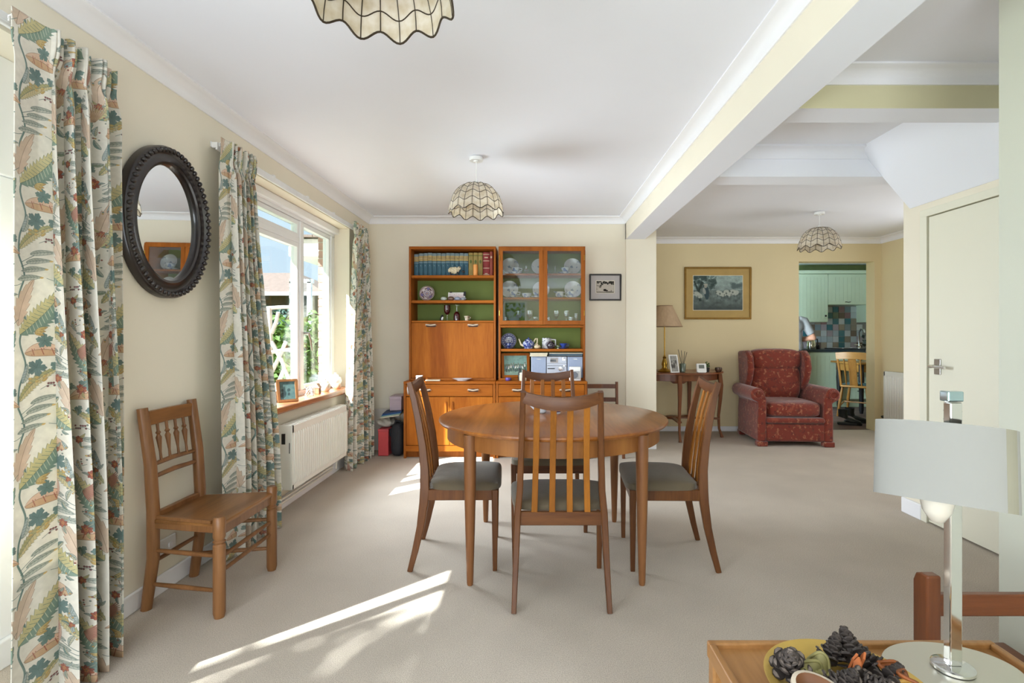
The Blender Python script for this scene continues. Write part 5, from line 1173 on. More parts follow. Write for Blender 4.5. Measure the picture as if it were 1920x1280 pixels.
def sp_pt(rw, c):                     # rw 0 = rim .. NR = crown, c in columns (float)
    a = (rw/NR)*math.radians(80)+math.radians(2); wv = math.cos(PI*c)*.013*(1-rw/NR)**.7+math.sin(PI*c)*.0
    r = .186*math.cos(a)**.85; z = .205*math.sin(a)+wv
    th = 2*PI*c/NC; return ((r-.35*wv*(1-rw/NR))*math.cos(th), (r-.35*wv*(1-rw/NR))*math.sin(th), z)
def pane_mesh(rw, odd):
    n = 4; g = G(); vs = []
    for sh_ in (1.003, .9965):
        for j in range(3):
            for i in range(n+1):
                p = sp_pt(rw+j/2, odd+i/n); vs.append((p[0]*sh_, p[1]*sh_, p[2]))
    W_ = n+1; q = 3*W_; fs = []
    for j in range(2):
        for i in range(n): a = j*W_+i; fs += [(a, a+1, a+W_+1, a+W_), (q+a, q+a+W_, q+a+W_+1, q+a+1)]
    g.add(vs, fs); return g.mesh('pane', M_capiz, 60)
PM = [[pane_mesh(rw, odd) for odd in (0, 1)] for rw in range(NR)]
wf = G()
for rw in range(NR+1): wf.tube([sp_pt(rw, c/6) for c in range(NC*6)], .0022 if rw else .003, 5, closed=True)
for c in range(NC): wf.tube([sp_pt(j/2, c) for j in range(NR*2+1)], .0020, 5)
WM = wf.mesh('shade_frame', M_wire, 50)
def pendant(label, loc, zc, zr=2.012):
    t = thing('pendant_lamp', label, 'lamp', (loc[0], loc[1], zr), rz=.1, group='capiz shell pendant lamps')
    o = bpy.data.objects.new('shade_frame', WM); COL.objects.link(o); o.parent = t
    for rw in range(NR):
        for c in range(NC):
            o = bpy.data.objects.new('pane', PM[rw][c % 2]); COL.objects.link(o); o.parent = t; o.rotation_euler = (0, 0, 2*PI*(c-c % 2)/NC)
    H = zc-zr
    G().lathe([(.045, H-.028), (.047, H-.02), (.045, H-.004), (.03, H), (0, H)], 28).lathe([(0, H-.034), (.016, H-.034), (.018, H-.028)], 16).build('ceiling_rose', M_white, t, smooth=40)
    G().tube([(0, 0, .205), (0, 0, H-.03)], .003, 8).build('cord', M_white, t)
    G().lathe([(.018, .16), (.02, .165), (.020, .205), (.012, .222), (.004, .226), (0, .226)], 18).build('lamp_holder', M_white, t, smooth=40)
    G().lathe([(0, .075), (.018, .08), (.028, .10), (.026, .125), (.015, .15), (.013, .16), (0, .16)], 18).build('bulb', mat('opal_bulb', 'ECEAE4', .25, var=.0), t, smooth=50)
    return t
pendant('capiz shell pendant nearest the camera, cut by the top of the picture', (-.385, 1.27), 2.40)
pendant('capiz shell pendant over the far side of the dining table before the wall unit', (-.385, 3.52), 2.40)
pendant('capiz shell pendant in the shaded living room beyond the beam', (2.77, 4.94), 2.365, 2.008)

# ------------------------------------------------------------------ console table and its things
cn = thing('console_table', 'half-round mahogany console table against the far wall', 'table', (1.64, 6.0, 0))
TOP = .758
g = G(); prf = [(.62*math.cos(PI*k/32), .12-.50*math.sin(PI*k/32)*1.0) for k in range(33)]
def dpoly(s_): return [(x*s_, .24+(y-.24)*s_) for x, y in [(.62, .24)]+prf+[(-.62, .24)]]
g = G().prism(dpoly(1), 'z', TOP-.022, TOP-.006).prism(dpoly(.985), 'z', TOP-.006, TOP); g.build('tabletop', wood('mahogany_top', '6E3C20', '92562E', 'x', 7, .3, .35), cn, bevel=.003)
G().prism(dpoly(.92), 'z', TOP-.095, TOP-.0225).build('apron', M_dark, cn)
def cab_leg(x, y, ox, oy, nm='leg'):
    zs = [TOP-.03, .60, .45, .25, .10, .03, 0]; of = [0, .012, .006, -.012, -.006, .016, .022]; w_ = [.042, .044, .036, .028, .024, .026, .034]
    G().bar([(x+ox*o, y+oy*o, z) for z, o in zip(zs, of)], w_, w_, up=(0, 1, 0)).build(nm, M_dark, cn, smooth=40)
cab_leg(-.02, -.37, 0, -1); cab_leg(.52, -.10, 1, -.5); cab_leg(-.52, -.10, -1, -.5); cab_leg(.24, .14, .5, .4); cab_leg(-.24, .14, -.5, .4)
for a, b_ in (((-.02, -.37), (0, .05)), ((.52, -.10), (0, .0)), ((-.52, -.10), (0, .0)), ((.24, .14), (0, 0)), ((-.24, .14), (0, 0))): G().bar([(*a, .215), (*b_, .215)], .05, .018).build('stretcher', M_dark, cn)
G().lathe([(.07, .20), (.08, .205), (.08, .226), (.06, .232), (0, .232)], 24, (0, .0, 0)).build('stretcher_boss', M_dark, cn, smooth=40)
G().prism([(-.1, TOP-.095), (.1, TOP-.095), (.06, TOP-.125), (-.06, TOP-.125)], 'y', -.27, -.24).build('apron_drop', M_dark, cn)
TT = TOP+.0005
tl = thing('table_lamp', 'brass table lamp with beige coolie shade on the console table', 'lamp', (X(1246, 5.84), 5.84, TT))
G().lathe([(.075, 0), (.078, .006), (.06, .022), (.032, .04), (.026, .06), (.034, .085), (.026, .12), (.016, .15), (.022, .165), (.012, .175), (.007, .20), (.0065, .52), (0, .52)], 28).build('stem', M_brass, tl, smooth=40)
g = G(); z0_, z1_ = Z(612, 5.8)-TT, Z(573, 5.8)-TT; nn = 48
vs = [((.198+.002*(k % 2))*math.cos(2*PI*k/nn), (.198+.002*(k % 2))*math.sin(2*PI*k/nn), z0_) for k in range(nn)]+[(.088*math.cos(2*PI*k/nn), .088*math.sin(2*PI*k/nn), z1_) for k in range(nn)]
vs += [(x*.985, y*.985, z) for x, y, z in vs]
fs = [(k, (k+1) % nn, nn+(k+1) % nn, nn+k) for k in range(nn)]+[(2*nn+k, 3*nn+k, 3*nn+(k+1) % nn, 2*nn+(k+1) % nn) for k in range(nn)]+[(k, 2*nn+k, 2*nn+(k+1) % nn, (k+1) % nn) for k in range(nn)]+[(nn+k, nn+(k+1) % nn, 3*nn+(k+1) % nn, 3*nn+k) for k in range(nn)]
g.add(vs, fs).build('lamp_shade', mat('beige_pleated_shade', 'B99E80', .9, var=.08, vec=(1, 1, .05), vscale=40), tl, smooth=35)
G().tube([(.198*math.cos(2*PI*k/nn), .198*math.sin(2*PI*k/nn), z0_) for k in range(nn)], .004, 6, closed=True).tube([(.088*math.cos(2*PI*k/nn), .088*math.sin(2*PI*k/nn), z1_) for k in range(nn)], .004, 6, closed=True).build('shade_trim', mat('shade_braid', '8C7258', .9), tl)
for k in range(3): a = k*2.1; G().tube([(0, 0, z1_-.03), (.088*math.cos(a), .088*math.sin(a), z1_)], .002, 5).build('shade_spoke', M_brass, tl)
pf2 = thing('photo_frame', 'white photo frame leaning beside the brass lamp on the console table', 'picture', (X(1266, 5.68), 5.68, TT), rot=(math.radians(-16), 0, math.radians(14)))
hw, hh, b = .052, .205, .012; g = G().box(-hw, hw, -.006, .008, 0, b).box(-hw, hw, -.006, .008, hh-b, hh).box(-hw, -hw+b, -.006, .008, b, hh-b).box(hw-b, hw, -.006, .008, b, hh-b); g.build('frame', M_white, pf2, bevel=.002)
picture(G(), -hw+b-.001, hw-b+.001, b-.001, hh-b+.001, -.001).build('photograph', printmat('console_photo_print', photo_print(8, (120, 120, 116), (190, 186, 178), (70, 66, 64)), .3), pf2); G().box(-hw+.004, hw-.004, .002, .007, .004, hh-.004).bar([(0, .008, .15), (0, .07, .022)], .03, .004, up=(1, 0, 0)).build('backing', M_black, pf2)
dfz = thing('reed_diffuser', 'grey-green reed diffuser with dark reeds on the console table', 'diffuser', (X(1280, 5.78), 5.78, TT))
G().lathe([(.028, 0), (.032, .004), (.036, .09), (.030, .098), (.012, .1), (0, .1)], 22).build('bottle', mat('grey_green_glass', '5E6A5C', .15, coat=.5), dfz, smooth=40)
for k, (a, e) in enumerate(((-.045, .02), (-.02, -.02), (.03, .02), (.045, -.01))): G().tube([(a*.1, e*.1, .06), (a, e, .255-.01*k)], .003, 6).build('reed', M_black, dfz)
th = thing('thermostat', 'white digital thermostat with grey screen standing on the console table', 'thermostat', (X(1315.5, 5.70), 5.70, TT), rz=.12)
g = G().box(-.056, .056, -.012, .012, .004, .100, M=RM('X', -10)).box(-.045, .045, -.02, .025, 0, .008); g.build('case', M_white, th, bevel=.006, seg=3); G().box(-.032, .030, -.0145, -.0118, .045, .085, M=RM('X', -10)).build('screen', mat('grey_lcd', '6E7470', .3), th)
lp = thing('potted_plant', 'tiny dark green plant in a black pot behind the thermostat', 'plant', (X(1326, 5.80), 5.80, TT))
G().lathe([(.022, 0), (.028, .05), (.026, .05), (0, .045)], 18).build('pot', M_black, lp, smooth=40); o = leaves(50, (0, 0, .075), (.035, .035, .04), .016, 41, .2).build('foliage', mat('houseplant_leaf', '4A6A34', .5, var=.2), lp)
bb = thing('brown_bowl', 'small shiny brown bowl at the right end of the console table', 'bowl', (X(1347, 5.78), 5.78, TT))
G().lathe([(.022, 0), (.03, .006), (.040, .03), (.036, .052), (.033, .05), (.034, .03), (0, .012)], 24).build('bowl_body', mat('brown_lustre_glaze', '4E382C', .15, .4), bb, smooth=45)

# ------------------------------------------------------------------ red wing armchair
M_arm = speckle('red_floral_chair_fabric', '742610', ['863A22', '5E1E10', '94583C', '682C18'], 15, .59, .85, 0, .3)
ac = thing('wing_armchair', 'rust red floral wing armchair beside the kitchen doorway', 'armchair', (2.80, 5.80, 0), rz=math.radians(-4)); FR = -.40
def pillow(c, r, e=.5, M=None): return G().ball(c, r, 28, 18, e=e, M=M)
for s_ in (-1, 1):
    arm = []                                                   # section in x-z, looking from the front
    arm += [(s_*.295, .05), (s_*.385, .05)]+[(s_*.385, .30), (s_*.375, .46)]
    cx_, cz_, rr = .385, .545, .072
    for k in range(11):
        a = -PI*.42+k/10*PI*1.42; arm.append((s_*(cx_+rr*math.cos(a)), cz_+rr*math.sin(a)))
    arm += [(s_*.295, .50)]
    G().prism(arm, 'y', FR-.02, .24).build('arm', M_arm, ac, smooth=40, bevel=.02, seg=3)
    g = G().tube([(s_*(cx_+.045*math.cos(a)*(1-.12*k/14)), FR-.026, cz_+.045*math.sin(a)*(1-.12*k/14)) for k, a in enumerate(np.linspace(0, 6.2, 15))], .009, 7, up=(0, 1, 0)); g.build('scroll', M_arm, ac, smooth=60)
    wing = [(.30, .52), (.10, .56), (.02, .66), (-.03, .80), (.0, .94), (.08, 1.0), (.36, .985)]
    G().prism(wing, 'x', s_*.315-.035, s_*.315+.035, M=RM('Z', 0)).build('wing', M_arm, ac, smooth=40, bevel=.028, seg=4)
    G().box(s_*.34-.055, s_*.34+.055, FR-.03, FR+.06, 0, .055).build('foot', M_arm, ac, bevel=.012)
    G().box(s_*.33-.04, s_*.33+.04, .22, .30, 0, .06).build('foot', M_arm, ac, bevel=.01)
G().box(-.32, .32, FR+.08, .30, .06, .32).build('base', M_arm, ac, bevel=.02)
G().prism([(-.31, .05), (.31, .05), (.31, .24), (-.31, .24)], 'y', FR-.015, FR+.10).build('footrest_panel', M_arm, ac, smooth=40, bevel=.03, seg=4)
G().box(-.30, .30, FR-.035, FR+.08, .245, .305).build('footrest_roll', M_arm, ac, smooth=40, bevel=.028, seg=4)
pillow((0, -.13, .385), (.296, .295, .085), .42).build('seat_cushion', M_arm, ac, smooth=60)
G().box(-.30, .30, .27, .40, .10, .98, M=TM(0, .02, 0) @ RM('X', -3)).build('back_frame', M_arm, ac, smooth=40, bevel=.05, seg=4)
bk = pillow((0, .175, .63), (.285, .115, .22), .5); bk.build('back_cushion', M_arm, ac, smooth=60)
pillow((0, .165, .895), (.29, .115, .125), .55).build('head_cushion', M_arm, ac, smooth=60)
for x_, z_ in ((-.12, .62), (.12, .62), (0, .70), (0, .55)): G().ball((x_, .068, z_), (.014, .008, .014), 10, 6).build('button', M_arm, ac, smooth=60)
# ------------------------------------------------------------------ kitchen beyond the doorway
M_unit = mat('pale_sage_unit_paint', 'C9D9BE', .45, var=.02); M_work = mat('dark_slate_worktop', '2E3A40', .3, coat=.3, var=.2, vscale=40); M_knob = mat('dark_iron', '2A2622', .4, .5)
sbox('wall_kitchen_back', 2.7, 6.6, 8.96, 9.1, 0, 2.46, mat('kitchen_green_paint', '9AA878', .85)); struct(G().box(2.7, 2.85, 6.44, 6.6, 0, 2.46).box(2.7, 2.85, 7.7, 9.0, 0, 2.46).box(2.7, 2.85, 6.6, 7.7, 0, .85).box(2.7, 2.85, 6.6, 7.7, 1.95, 2.46).build('wall_kitchen_left', M_wall2))
sbox('wall_kitchen_right', 6.4, 6.6, 6.44, 9.0, 0, 2.46, M_wall2)
def panel_door(t, x0, x1, z0, z1, y, knob=None, hor=None, nm='door'):
    o = wb(G().box(x0, x1, y, y+.02, z0, z1), nm, M_unit, t, bevel=.002); b = .055 if z1-z0 > .3 else .03
    g = G().box(x0+.002, x1-.002, y-.010, y, z0+.002, z0+b).box(x0+.002, x1-.002, y-.010, y, z1-b, z1-.002).box(x0+.002, x0+b, y-.010, y, z0+b, z1-b).box(x1-b, x1-.002, y-.010, y, z0+b, z1-b)
    wb(g, 'door_rail', M_unit, t, o, bevel=.003)
    n = max(2, int((x1-x0-2*b)/.06)); gg = G()
    for k in range(n): a = x0+b+k*(x1-x0-2*b)/n; gg.box(a+.002, a+(x1-x0-2*b)/n-.002, y-.004, y, z0+b, z1-b)
    wb(gg, 'tongue_boards', M_unit, t, o)
    if knob:
        x, z = knob; wb(G().lathe([(.016, .022), (.017, .016), (.007, .008), (.007, 0)], 14, M=TM(x, y-.010, z) @ RM('X', 90)), 'knob', M_knob, t, o, smooth=40)
    if hor:
        x, z = hor; wb(G().tube([(x-.04, y-.01, z), (x-.035, y-.03, z), (x, y-.036, z-.006), (x+.035, y-.03, z), (x+.04, y-.01, z)], .006, 8), 'handle', M_knob, t, o, smooth=40)
YB2, YU2 = 8.32, 8.66
def base_unit(label, x0, x1, kind):
    t = thing('base_cabinet', label, 'cabinet', ((x0+x1)/2, 8.6, 0), group='pale sage kitchen base units')
    wb(G().box(x0+.001, x1-.001, YB2+.02, 8.95, .13, .90), 'carcass', M_unit, t); wb(G().box(x0, x1, YB2+.07, YB2+.09, 0, .13), 'plinth', M_unit, t)
    if kind == 'door': panel_door(t, x0+.003, x1-.003, .135, .892, YB2, (x1-.05, .83))
    else:
        for z0, z1 in ((.135, .36), (.364, .62), (.624, .892)): panel_door(t, x0+.003, x1-.003, z0, z1, YB2, None, ((x0+x1)/2, (z0+z1)/2+.02), 'drawer')
xs = [3.75, 4.15, 4.50, 5.02, 5.62, 6.1]
base_unit('narrow pale sage base unit at the left of the doorway view', xs[1], xs[2], 'door'); base_unit('pale sage base unit with a boarded door behind the armchair wing', xs[2], xs[3], 'door'); base_unit('pale sage drawer unit behind the pine chair', xs[3], xs[4], 'drawers'); base_unit('pale sage base unit at the right jamb of the doorway', xs[4], xs[5], 'door')
wt = G().box(3.95, 6.15, YB2-.03, 8.955, .902, .942).build('worktop', M_work, bevel=.004); tag(wt, 'dark slate-coloured kitchen worktop', 'worktop')
def wall_unit(label, x0, x1, z0, z1, knob):
    t = thing('wall_cabinet', label, 'cabinet', ((x0+x1)/2, 8.8, z0), group='pale sage kitchen wall units')
    wb(G().box(x0+.001, x1-.001, YU2+.02, 8.955, z0, z1), 'carcass', M_unit, t); panel_door(t, x0+.003, x1-.003, z0+.002, z1-.002, YU2, *knob)
wall_unit('tall pale sage wall unit at the left of the doorway view', 4.46, 5.00, 1.395, 2.21, ((4.95, 1.50), None)); wall_unit('short pale sage hood unit between the tall wall units', 5.00, 5.655, 1.69, 2.21, (None, (5.33, 1.735))); wall_unit('tall pale sage wall unit at the right jamb', 5.655, 6.15, 1.395, 2.21, ((5.70, 1.50), None))
cn2 = G().box(4.43, 6.18, YU2-.03, 8.955, 2.212, 2.27).build('cabinet_cornice', M_unit, bevel=.012); tag(cn2, 'moulded cornice along the top of the kitchen wall units', 'cornice')
# tiles
cols = ['A8B4BC', '8A7F72', 'B9C2C4', '2E6A78', '8C6A6E', '7C8A90', '9A8E7C', 'C3CACC', '3C7480', 'A59AA2', '6E7A6A', '6A5A50']
TMats = [mat(f'glazed_tile_{c}', c, .25, coat=.4, var=.05) for c in cols]; tmesh = [G().box(-.0495, .0495, -.008, 0, -.0495, .0495).mesh('tile', m) for m in TMats]
sp2 = G().box(4.30, 6.15, 8.944, 8.9595, .943, 1.69).build('tile_splashback', mat('grey_grout', '8E8C86', .9)); tag(sp2, 'patchwork tile splashback above the kitchen worktop', 'tiles'); rs = random.Random(9)
for r in range(7):
    for k in range(14):
        if r > 3 and not (6 <= k <= 12): continue
        o = bpy.data.objects.new('tile', rs.choice(tmesh)); COL.objects.link(o); o.parent = sp2; o.location = (4.36+k*.104, 8.9435, .998+r*.104); o.rotation_euler = (rs.uniform(-.01, .01), 0, 0)
# kettle, tap, jars
kt = thing('kettle', 'steel kettle on the worktop beside the standing person', 'kettle', (X(1521, 8.5), 8.5, .9425))
G().lathe([(.07, 0), (.075, .01), (.068, .12), (.05, .17), (.015, .18), (.012, .2), (0, .2)], 26).build('body', M_chrome, kt, smooth=40); G().tube([(.05, 0, .16), (.10, 0, .17), (.11, 0, .09), (.07, 0, .03)], .010, 8, up=(0, 1, 0)).build('handle', M_black, kt, smooth=50); G().prism([(-.06, .12), (-.095, .16), (-.05, .15)], 'y', -.015, .015).build('spout', M_chrome, kt)
tp2 = thing('mixer_tap', 'chrome mixer tap over the sink at the right jamb', 'tap', (5.50, 8.62, .9425))
G().tube([(0, 0, 0), (0, 0, .28), (0, -.05, .33), (0, -.13, .32), (0, -.15, .27)], .014, 10, up=(1, 0, 0)).build('spout', M_chrome, tp2, smooth=50); G().lathe([(.025, 0), (.025, .05), (.018, .06)], 16).tube([(-.08, 0, .07), (.08, 0, .07)], .011).build('tap_body', M_chrome, tp2, smooth=40)
for px, lb in ((1530, 'small dark jar right of the kettle'), (1534.5, 'second small dark jar right of the kettle')):
    t = thing('spice_jar', lb, 'jar', (X(px, 8.55), 8.55, .9425)); G().lathe([(.02, 0), (.022, .05), (.016, .055), (.018, .07), (0, .072)], 14).build('jar_body', M_knob, t, smooth=40)
hob = G().box(5.05, 5.60, 8.42, 8.85, .9425, .955).build('hob', M_black, bevel=.004); tag(hob, 'black hob let into the worktop under the hood unit', 'hob')
for x_, y_ in ((5.19, 8.53), (5.46, 8.53), (5.19, 8.74), (5.46, 8.74)): G().lathe([(.07, .9555), (.07, .962), (.05, .966), (0, .966)], 18, (x_, y_, 0)).build('burner', M_steel, hob, smooth=40)
# pine table with a dark pot plant, pine chair
M_pine = wood('golden_pine', '8A5E28', 'B0803C', 'x', 8, .4, .2); M_pinez = wood('golden_pine_leg', '7E5424', 'A87638', 'z', 9, .4, .2)
kt2 = thing('pine_table', 'pine kitchen table seen through the doorway', 'table', (5.46, 7.95, 0))
G().box(-.62, .75, -.36, .36, .735, .765).build('tabletop', M_pine, kt2, bevel=.006); G().box(-.56, .70, -.31, -.285, .62, .735).box(-.56, .70, .285, .31, .62, .735).box(-.56, -.535, -.285, .285, .62, .735).box(.675, .70, -.285, .285, .62, .735).build('apron', M_pine, kt2)
for x_ in (-.53, .67):
    for y_ in (-.28, .28): G().lathe([(.022, 0), (.032, .05), (.03, .3), (.04, .5), (.036, .62), (.036, .735)], 16, (x_, y_, 0)).build('leg', M_black, kt2, smooth=40)
kc = thing('pine_chair', 'pine slat-back kitchen chair seen through the doorway', 'chair', (4.72, 7.42, 0), rz=math.radians(-48))
G().prism([(-.20, .20), (.20, .20), (.17, -.20), (-.17, -.20)], 'z', .425, .455).build('seat', M_pine, kc, smooth=40, bevel=.012, seg=3)
G().prism([(-.19, .19), (.19, .19), (.17, -.12), (-.17, -.12)], 'z', .456, .472).build('seat_pad', mat('teal_seat_pad', '4A6A6E', .8), kc, bevel=.007)
for sx_ in (-1, 1):
    for yy in (-.16, .16): G().tube([(sx_*(.20), yy*1.35, 0), (sx_*.175, yy*1.1, .25), (sx_*.15, yy, .428)], [.014, .022, .015], 10).build('leg', M_pinez, kc, smooth=50)
    G().tube([(sx_*.195, -.205, .12), (sx_*.18, 0, .2), (sx_*.195, .205, .19)], .010, 8).build('stretcher', M_pinez, kc, smooth=50)
    G().bar([(sx_*.165, -.17, .44), (sx_*.175, -.215, .66), (sx_*.19, -.265, .88)], .028, .022, up=(0, 1, 0)).build('back_post', M_pinez, kc)
G().tube([(-.18, 0, .2), (.18, 0, .2)], .010, 8).build('stretcher', M_pinez, kc)
G().bar([(-.205, -.262, .875), (-.1, -.285, .885), (0, -.292, .888), (.1, -.285, .885), (.205, -.262, .875)], .02, .10).build('crest_rail', M_pine, kc, smooth=40)
G().bar([(0, -.175, .44), (0, -.225, .65), (0, -.28, .86)], .10, .012, up=(0, 1, 0)).build('splat', M_pinez, kc)
for x_ in (-.095, .095): G().tube([(x_, -.172, .44), (x_*1.05, -.222, .65), (x_*1.1, -.275, .86)], [.008, .013, .008], 8, up=(0, 1, 0)).build('spindle', M_pinez, kc, smooth=50)
vp = thing('dark_pot_plant', 'dark bushy plant in a round pot at the edge of the pine table', 'plant', (X(1640, 7.75), 7.75, .7655))
G().lathe([(.05, 0), (.10, .04), (.13, .12), (.11, .20), (.08, .22), (0, .2)], 24).build('pot', mat('dark_brown_glaze', '241C18', .3, coat=.4), vp, smooth=45); o = leaves(160, (0, 0, .34), (.17, .15, .15), .05, 51, .2).build('foliage', mat('very_dark_leaf', '2C3630', .5, var=.3), vp)
# boots
M_boot = mat('black_rubber_boot', '1C1E1C', .45, var=.1)
def boot(label, x, y, rz):
    t = thing('wellington_boot', label, 'boot', (x, y, 0), rz=rz, group='black boots in the kitchen doorway')
    g = G(); n = 18
    def ring(cx, cz, rx, ry, tilt): return [(cx+rx*math.cos(a)*math.cos(tilt), ry*math.sin(a), cz+rx*math.cos(a)*math.sin(tilt)) for a in [2*PI*k/n for k in range(n)]]
    R = [ring(0, .195, .058, .05, 0), ring(0, .13, .052, .044, 0), ring(.01, .085, .062, .043, -.25), ring(.05, .06, .07, .045, -.8), ring(.11, .045, .045, .046, -1.2), ring(.17, .035, .03, .042, -1.45), ring(.205, .03, .016, .028, -1.5)]
    vs = [p for r in R for p in r]; g.add(vs, [(j*n+k, j*n+(k+1) % n, (j+1)*n+(k+1) % n, (j+1)*n+k) for j in range(len(R)-1) for k in range(n)]+[tuple((len(R)-1)*n+k for k in range(n))])
    g.build('boot_upper', M_boot, t, smooth=60); G().prism([(-.055, -.035), (.06, -.042), (.15, -.046), (.21, -.03), (.225, 0), (.21, .03), (.15, .046), (.06, .042), (-.055, .035), (-.065, 0)], 'z', -.004, .03).build('sole', M_boot, t, bevel=.006)
boot('black ankle boot nearer the pine chair leg', 4.10, 6.76, -.35); boot('second black ankle boot touching the right door jamb', 4.29, 6.92, -.35)
# person at the worktop, mostly hidden by the door jamb
pe = thing('person', 'person in a pale grey short-sleeved top standing at the kitchen worktop with elbow out', 'person', (4.045, 7.98, 0))
M_skin = mat('skin', 'B98468', .6, var=.05); M_top = mat('pale_grey_jersey', '8E8C8A', .9, var=.06, vscale=20); M_trs = mat('navy_trousers', '2A3244', .9); M_hair = mat('grey_brown_hair', '5A4A3C', .7, var=.3, vscale=60, vec=(1, 1, .1))
def remesh(o, v=.012, it=6):
    r = o.modifiers.new('remesh', 'REMESH'); r.mode = 'VOXEL'; r.voxel_size = v; r.use_smooth_shade = True
    q = o.modifiers.new('smooth', 'SMOOTH'); q.factor = .5; q.iterations = it; return o
elR, haR, elL, haL = (.315, -.04, 1.135), (.07, .20, 1.075), (-.24, -.08, 1.13), (-.06, .22, 1.07)
g = G()
for s_ in (-1, 1): g.tube([(s_*.10, 0, .86), (s_*.10, .01, .48), (s_*.10, -.02, .10), (s_*.10, -.01, .04)], [.085, .058, .040, .042], 14, up=(0, 1, 0)).ball((s_*.10, .06, .035), (.042, .12, .035), 12, 8)
g.ball((0, 0, .93), (.16, .11, .14), 16, 12).ball((0, .0, 1.13), (.14, .095, .2), 16, 12).ball((0, 0, 1.32), (.165, .105, .16), 16, 12).tube([(0, 0, 1.40), (0, .015, 1.53)], [.06, .052], 12, up=(0, 1, 0))
g.ball((0, .03, 1.60), (.075, .092, .112), 18, 14).ball((0, .122, 1.585), (.014, .022, .02), 8, 6).ball((.077, .02, 1.595), (.012, .022, .032), 8, 6).ball((-.077, .02, 1.595), (.012, .022, .032), 8, 6)
for sh_, el, ha in (((.18, 0, 1.405), elR, haR), ((-.18, 0, 1.405), elL, haL)):
    g.tube([sh_, ((sh_[0]+el[0])/2, (sh_[1]+el[1])/2, (sh_[2]+el[2])/2), el], [.056, .048, .042], 12, up=(0, 1, 0)).ball(el, .043, 10, 8); m_ = [(el[i]+ha[i])/2 for i in range(3)]
    g.tube([el, m_, ha], [.042, .036, .027], 12); d_ = (Vector(ha)-Vector(el)).normalized(); hc = Vector(ha)+d_*.05; g.ball(tuple(hc), (.038, .045, .02), 10, 8)
    for k in range(4): sd = Vector((-d_.y, d_.x, 0))*((k-1.5)*.019); f0 = hc+d_*.02+sd; g.tube([f0, f0+d_*(.04+.006*(k in (1, 2)))+Vector((0, 0, -.008)), f0+d_*.06+Vector((0, 0, -.03))], [.0095, .009, .008], 8)
    g.tube([hc-d_*.02+Vector((-d_.y, d_.x, 0))*.035, hc+d_*.02+Vector((-d_.y, d_.x, 0))*.055+Vector((0, 0, -.01))], [.011, .009], 8)
remesh(g.build('body', M_skin, pe), .011, 4)
g = G().ball((0, 0, 1.00), (.175, .125, .15), 16, 12).ball((0, 0, 1.14), (.16, .115, .2), 16, 12).ball((0, 0, 1.32), (.182, .12, .145), 16, 12)
for sh_, el in (((.18, 0, 1.40), elR), ((-.18, 0, 1.40), elL)): e2 = [sh_[i]+(el[i]-sh_[i])*.80 for i in range(3)]; g.tube([(sh_[0]*.6, 0, 1.41), sh_, e2], [.07, .075, .062], 14, up=(0, 1, 0))
remesh(g.build('shirt', M_top, pe), .014, 5)
g = G().ball((0, 0, .90), (.178, .128, .12), 16, 12)
for s_ in (-1, 1): g.tube([(s_*.095, 0, .88), (s_*.10, .01, .48), (s_*.10, -.015, .09)], [.10, .076, .065], 14, up=(0, 1, 0))
remesh(g.build('trousers', M_trs, pe), .014, 5)
remesh(G().ball((0, .005, 1.635), (.084, .095, .095), 18, 14).ball((0, -.03, 1.58), (.078, .06, .09), 14, 10).build('hair', M_hair, pe), .012, 3)
for s_ in (-1, 1): G().ball((s_*.03, .112, 1.612), (.011, .008, .007), 8, 6).build('eye', M_white, pe, smooth=60); G().ball((s_*.10, .055, .032), (.05, .13, .042), 14, 10).build('shoe', M_black, pe, smooth=60)
G().ball((0, .112, 1.548), (.024, .008, .007), 10, 6).build('mouth', mat('lip', '9A5A50', .5), pe, smooth=60)

# ------------------------------------------------------------------ foreground tray table
tt = thing('tray_table', 'oak tray-topped side table in the near right corner', 'table', (.70, .86, 0))
TX0, TX1, TY0, TY1, TH = -.313, .318, -.36, .278, .50                 # local
G().box(TX0+.012, TX1-.012, TY0+.012, TY1-.012, TH-.03, TH-.012).build('tray_floor', M_tray, tt)
for nm, a in (('tray_rim', (TX0, TX1, TY1-.016, TY1)), ('tray_rim', (TX0, TX1, TY0, TY0+.016)), ('tray_rim', (TX0, TX0+.016, TY0+.016, TY1-.016)), ('tray_rim', (TX1-.016, TX1, TY0+.016, TY1-.016))): G().box(*a, TH-.036, TH).build(nm, M_tray, tt, bevel=.004, seg=3)
for x_ in (TX0+.02, TX1-.02):
    for y_ in (TY0+.02, TY1-.02): G().bar([(x_*1.02, y_*1.02, 0), (x_, y_, TH-.034)], [.026, .034], [.026, .034], up=(0, 1, 0)).build('leg', M_tray, tt)
FZ = TH-.0115
# chrome table lamp
cl_ = thing('chrome_lamp', 'chrome table lamp with a wide pale oval shade in the near right corner', 'lamp', (.828, 1.008, FZ)); LS = .128
M_polish = mat('satin_nickel_plate', 'D6D3C6', .38, 1, var=.01)
G().lathe([(LS*.94, 0), (LS, .003), (LS, .028), (LS*.985, .0315), (0, .0315)], 72, sy=.70).build('base', M_polish, cl_, smooth=35)
G().lathe([(.034, .032), (.036, .033), (.036, .038), (.030, .041), (0, .041)], 36).build('collar', M_chrome, cl_, smooth=35)
G().box(-.012, .012, -.009, .009, .041, .555).build('post', M_chrome, cl_, bevel=.002)
PT = 1.066-FZ
G().box(-.010, .011, -.008, .010, .555, PT-.022).build('upper_post', M_steel, cl_, bevel=.001); G().box(-.018, .013, -.011, .011, PT-.020, PT).build('finial', mat('blue_tinted_chrome', 'AEC6CE', .08, 1), cl_, bevel=.002)
g = G()
for k in range(3): g.box(-.0105, .0115, -.0085, .0105, PT-.04-k*.017, PT-.0385-k*.017)
g.build('post_joint', M_black, cl_)
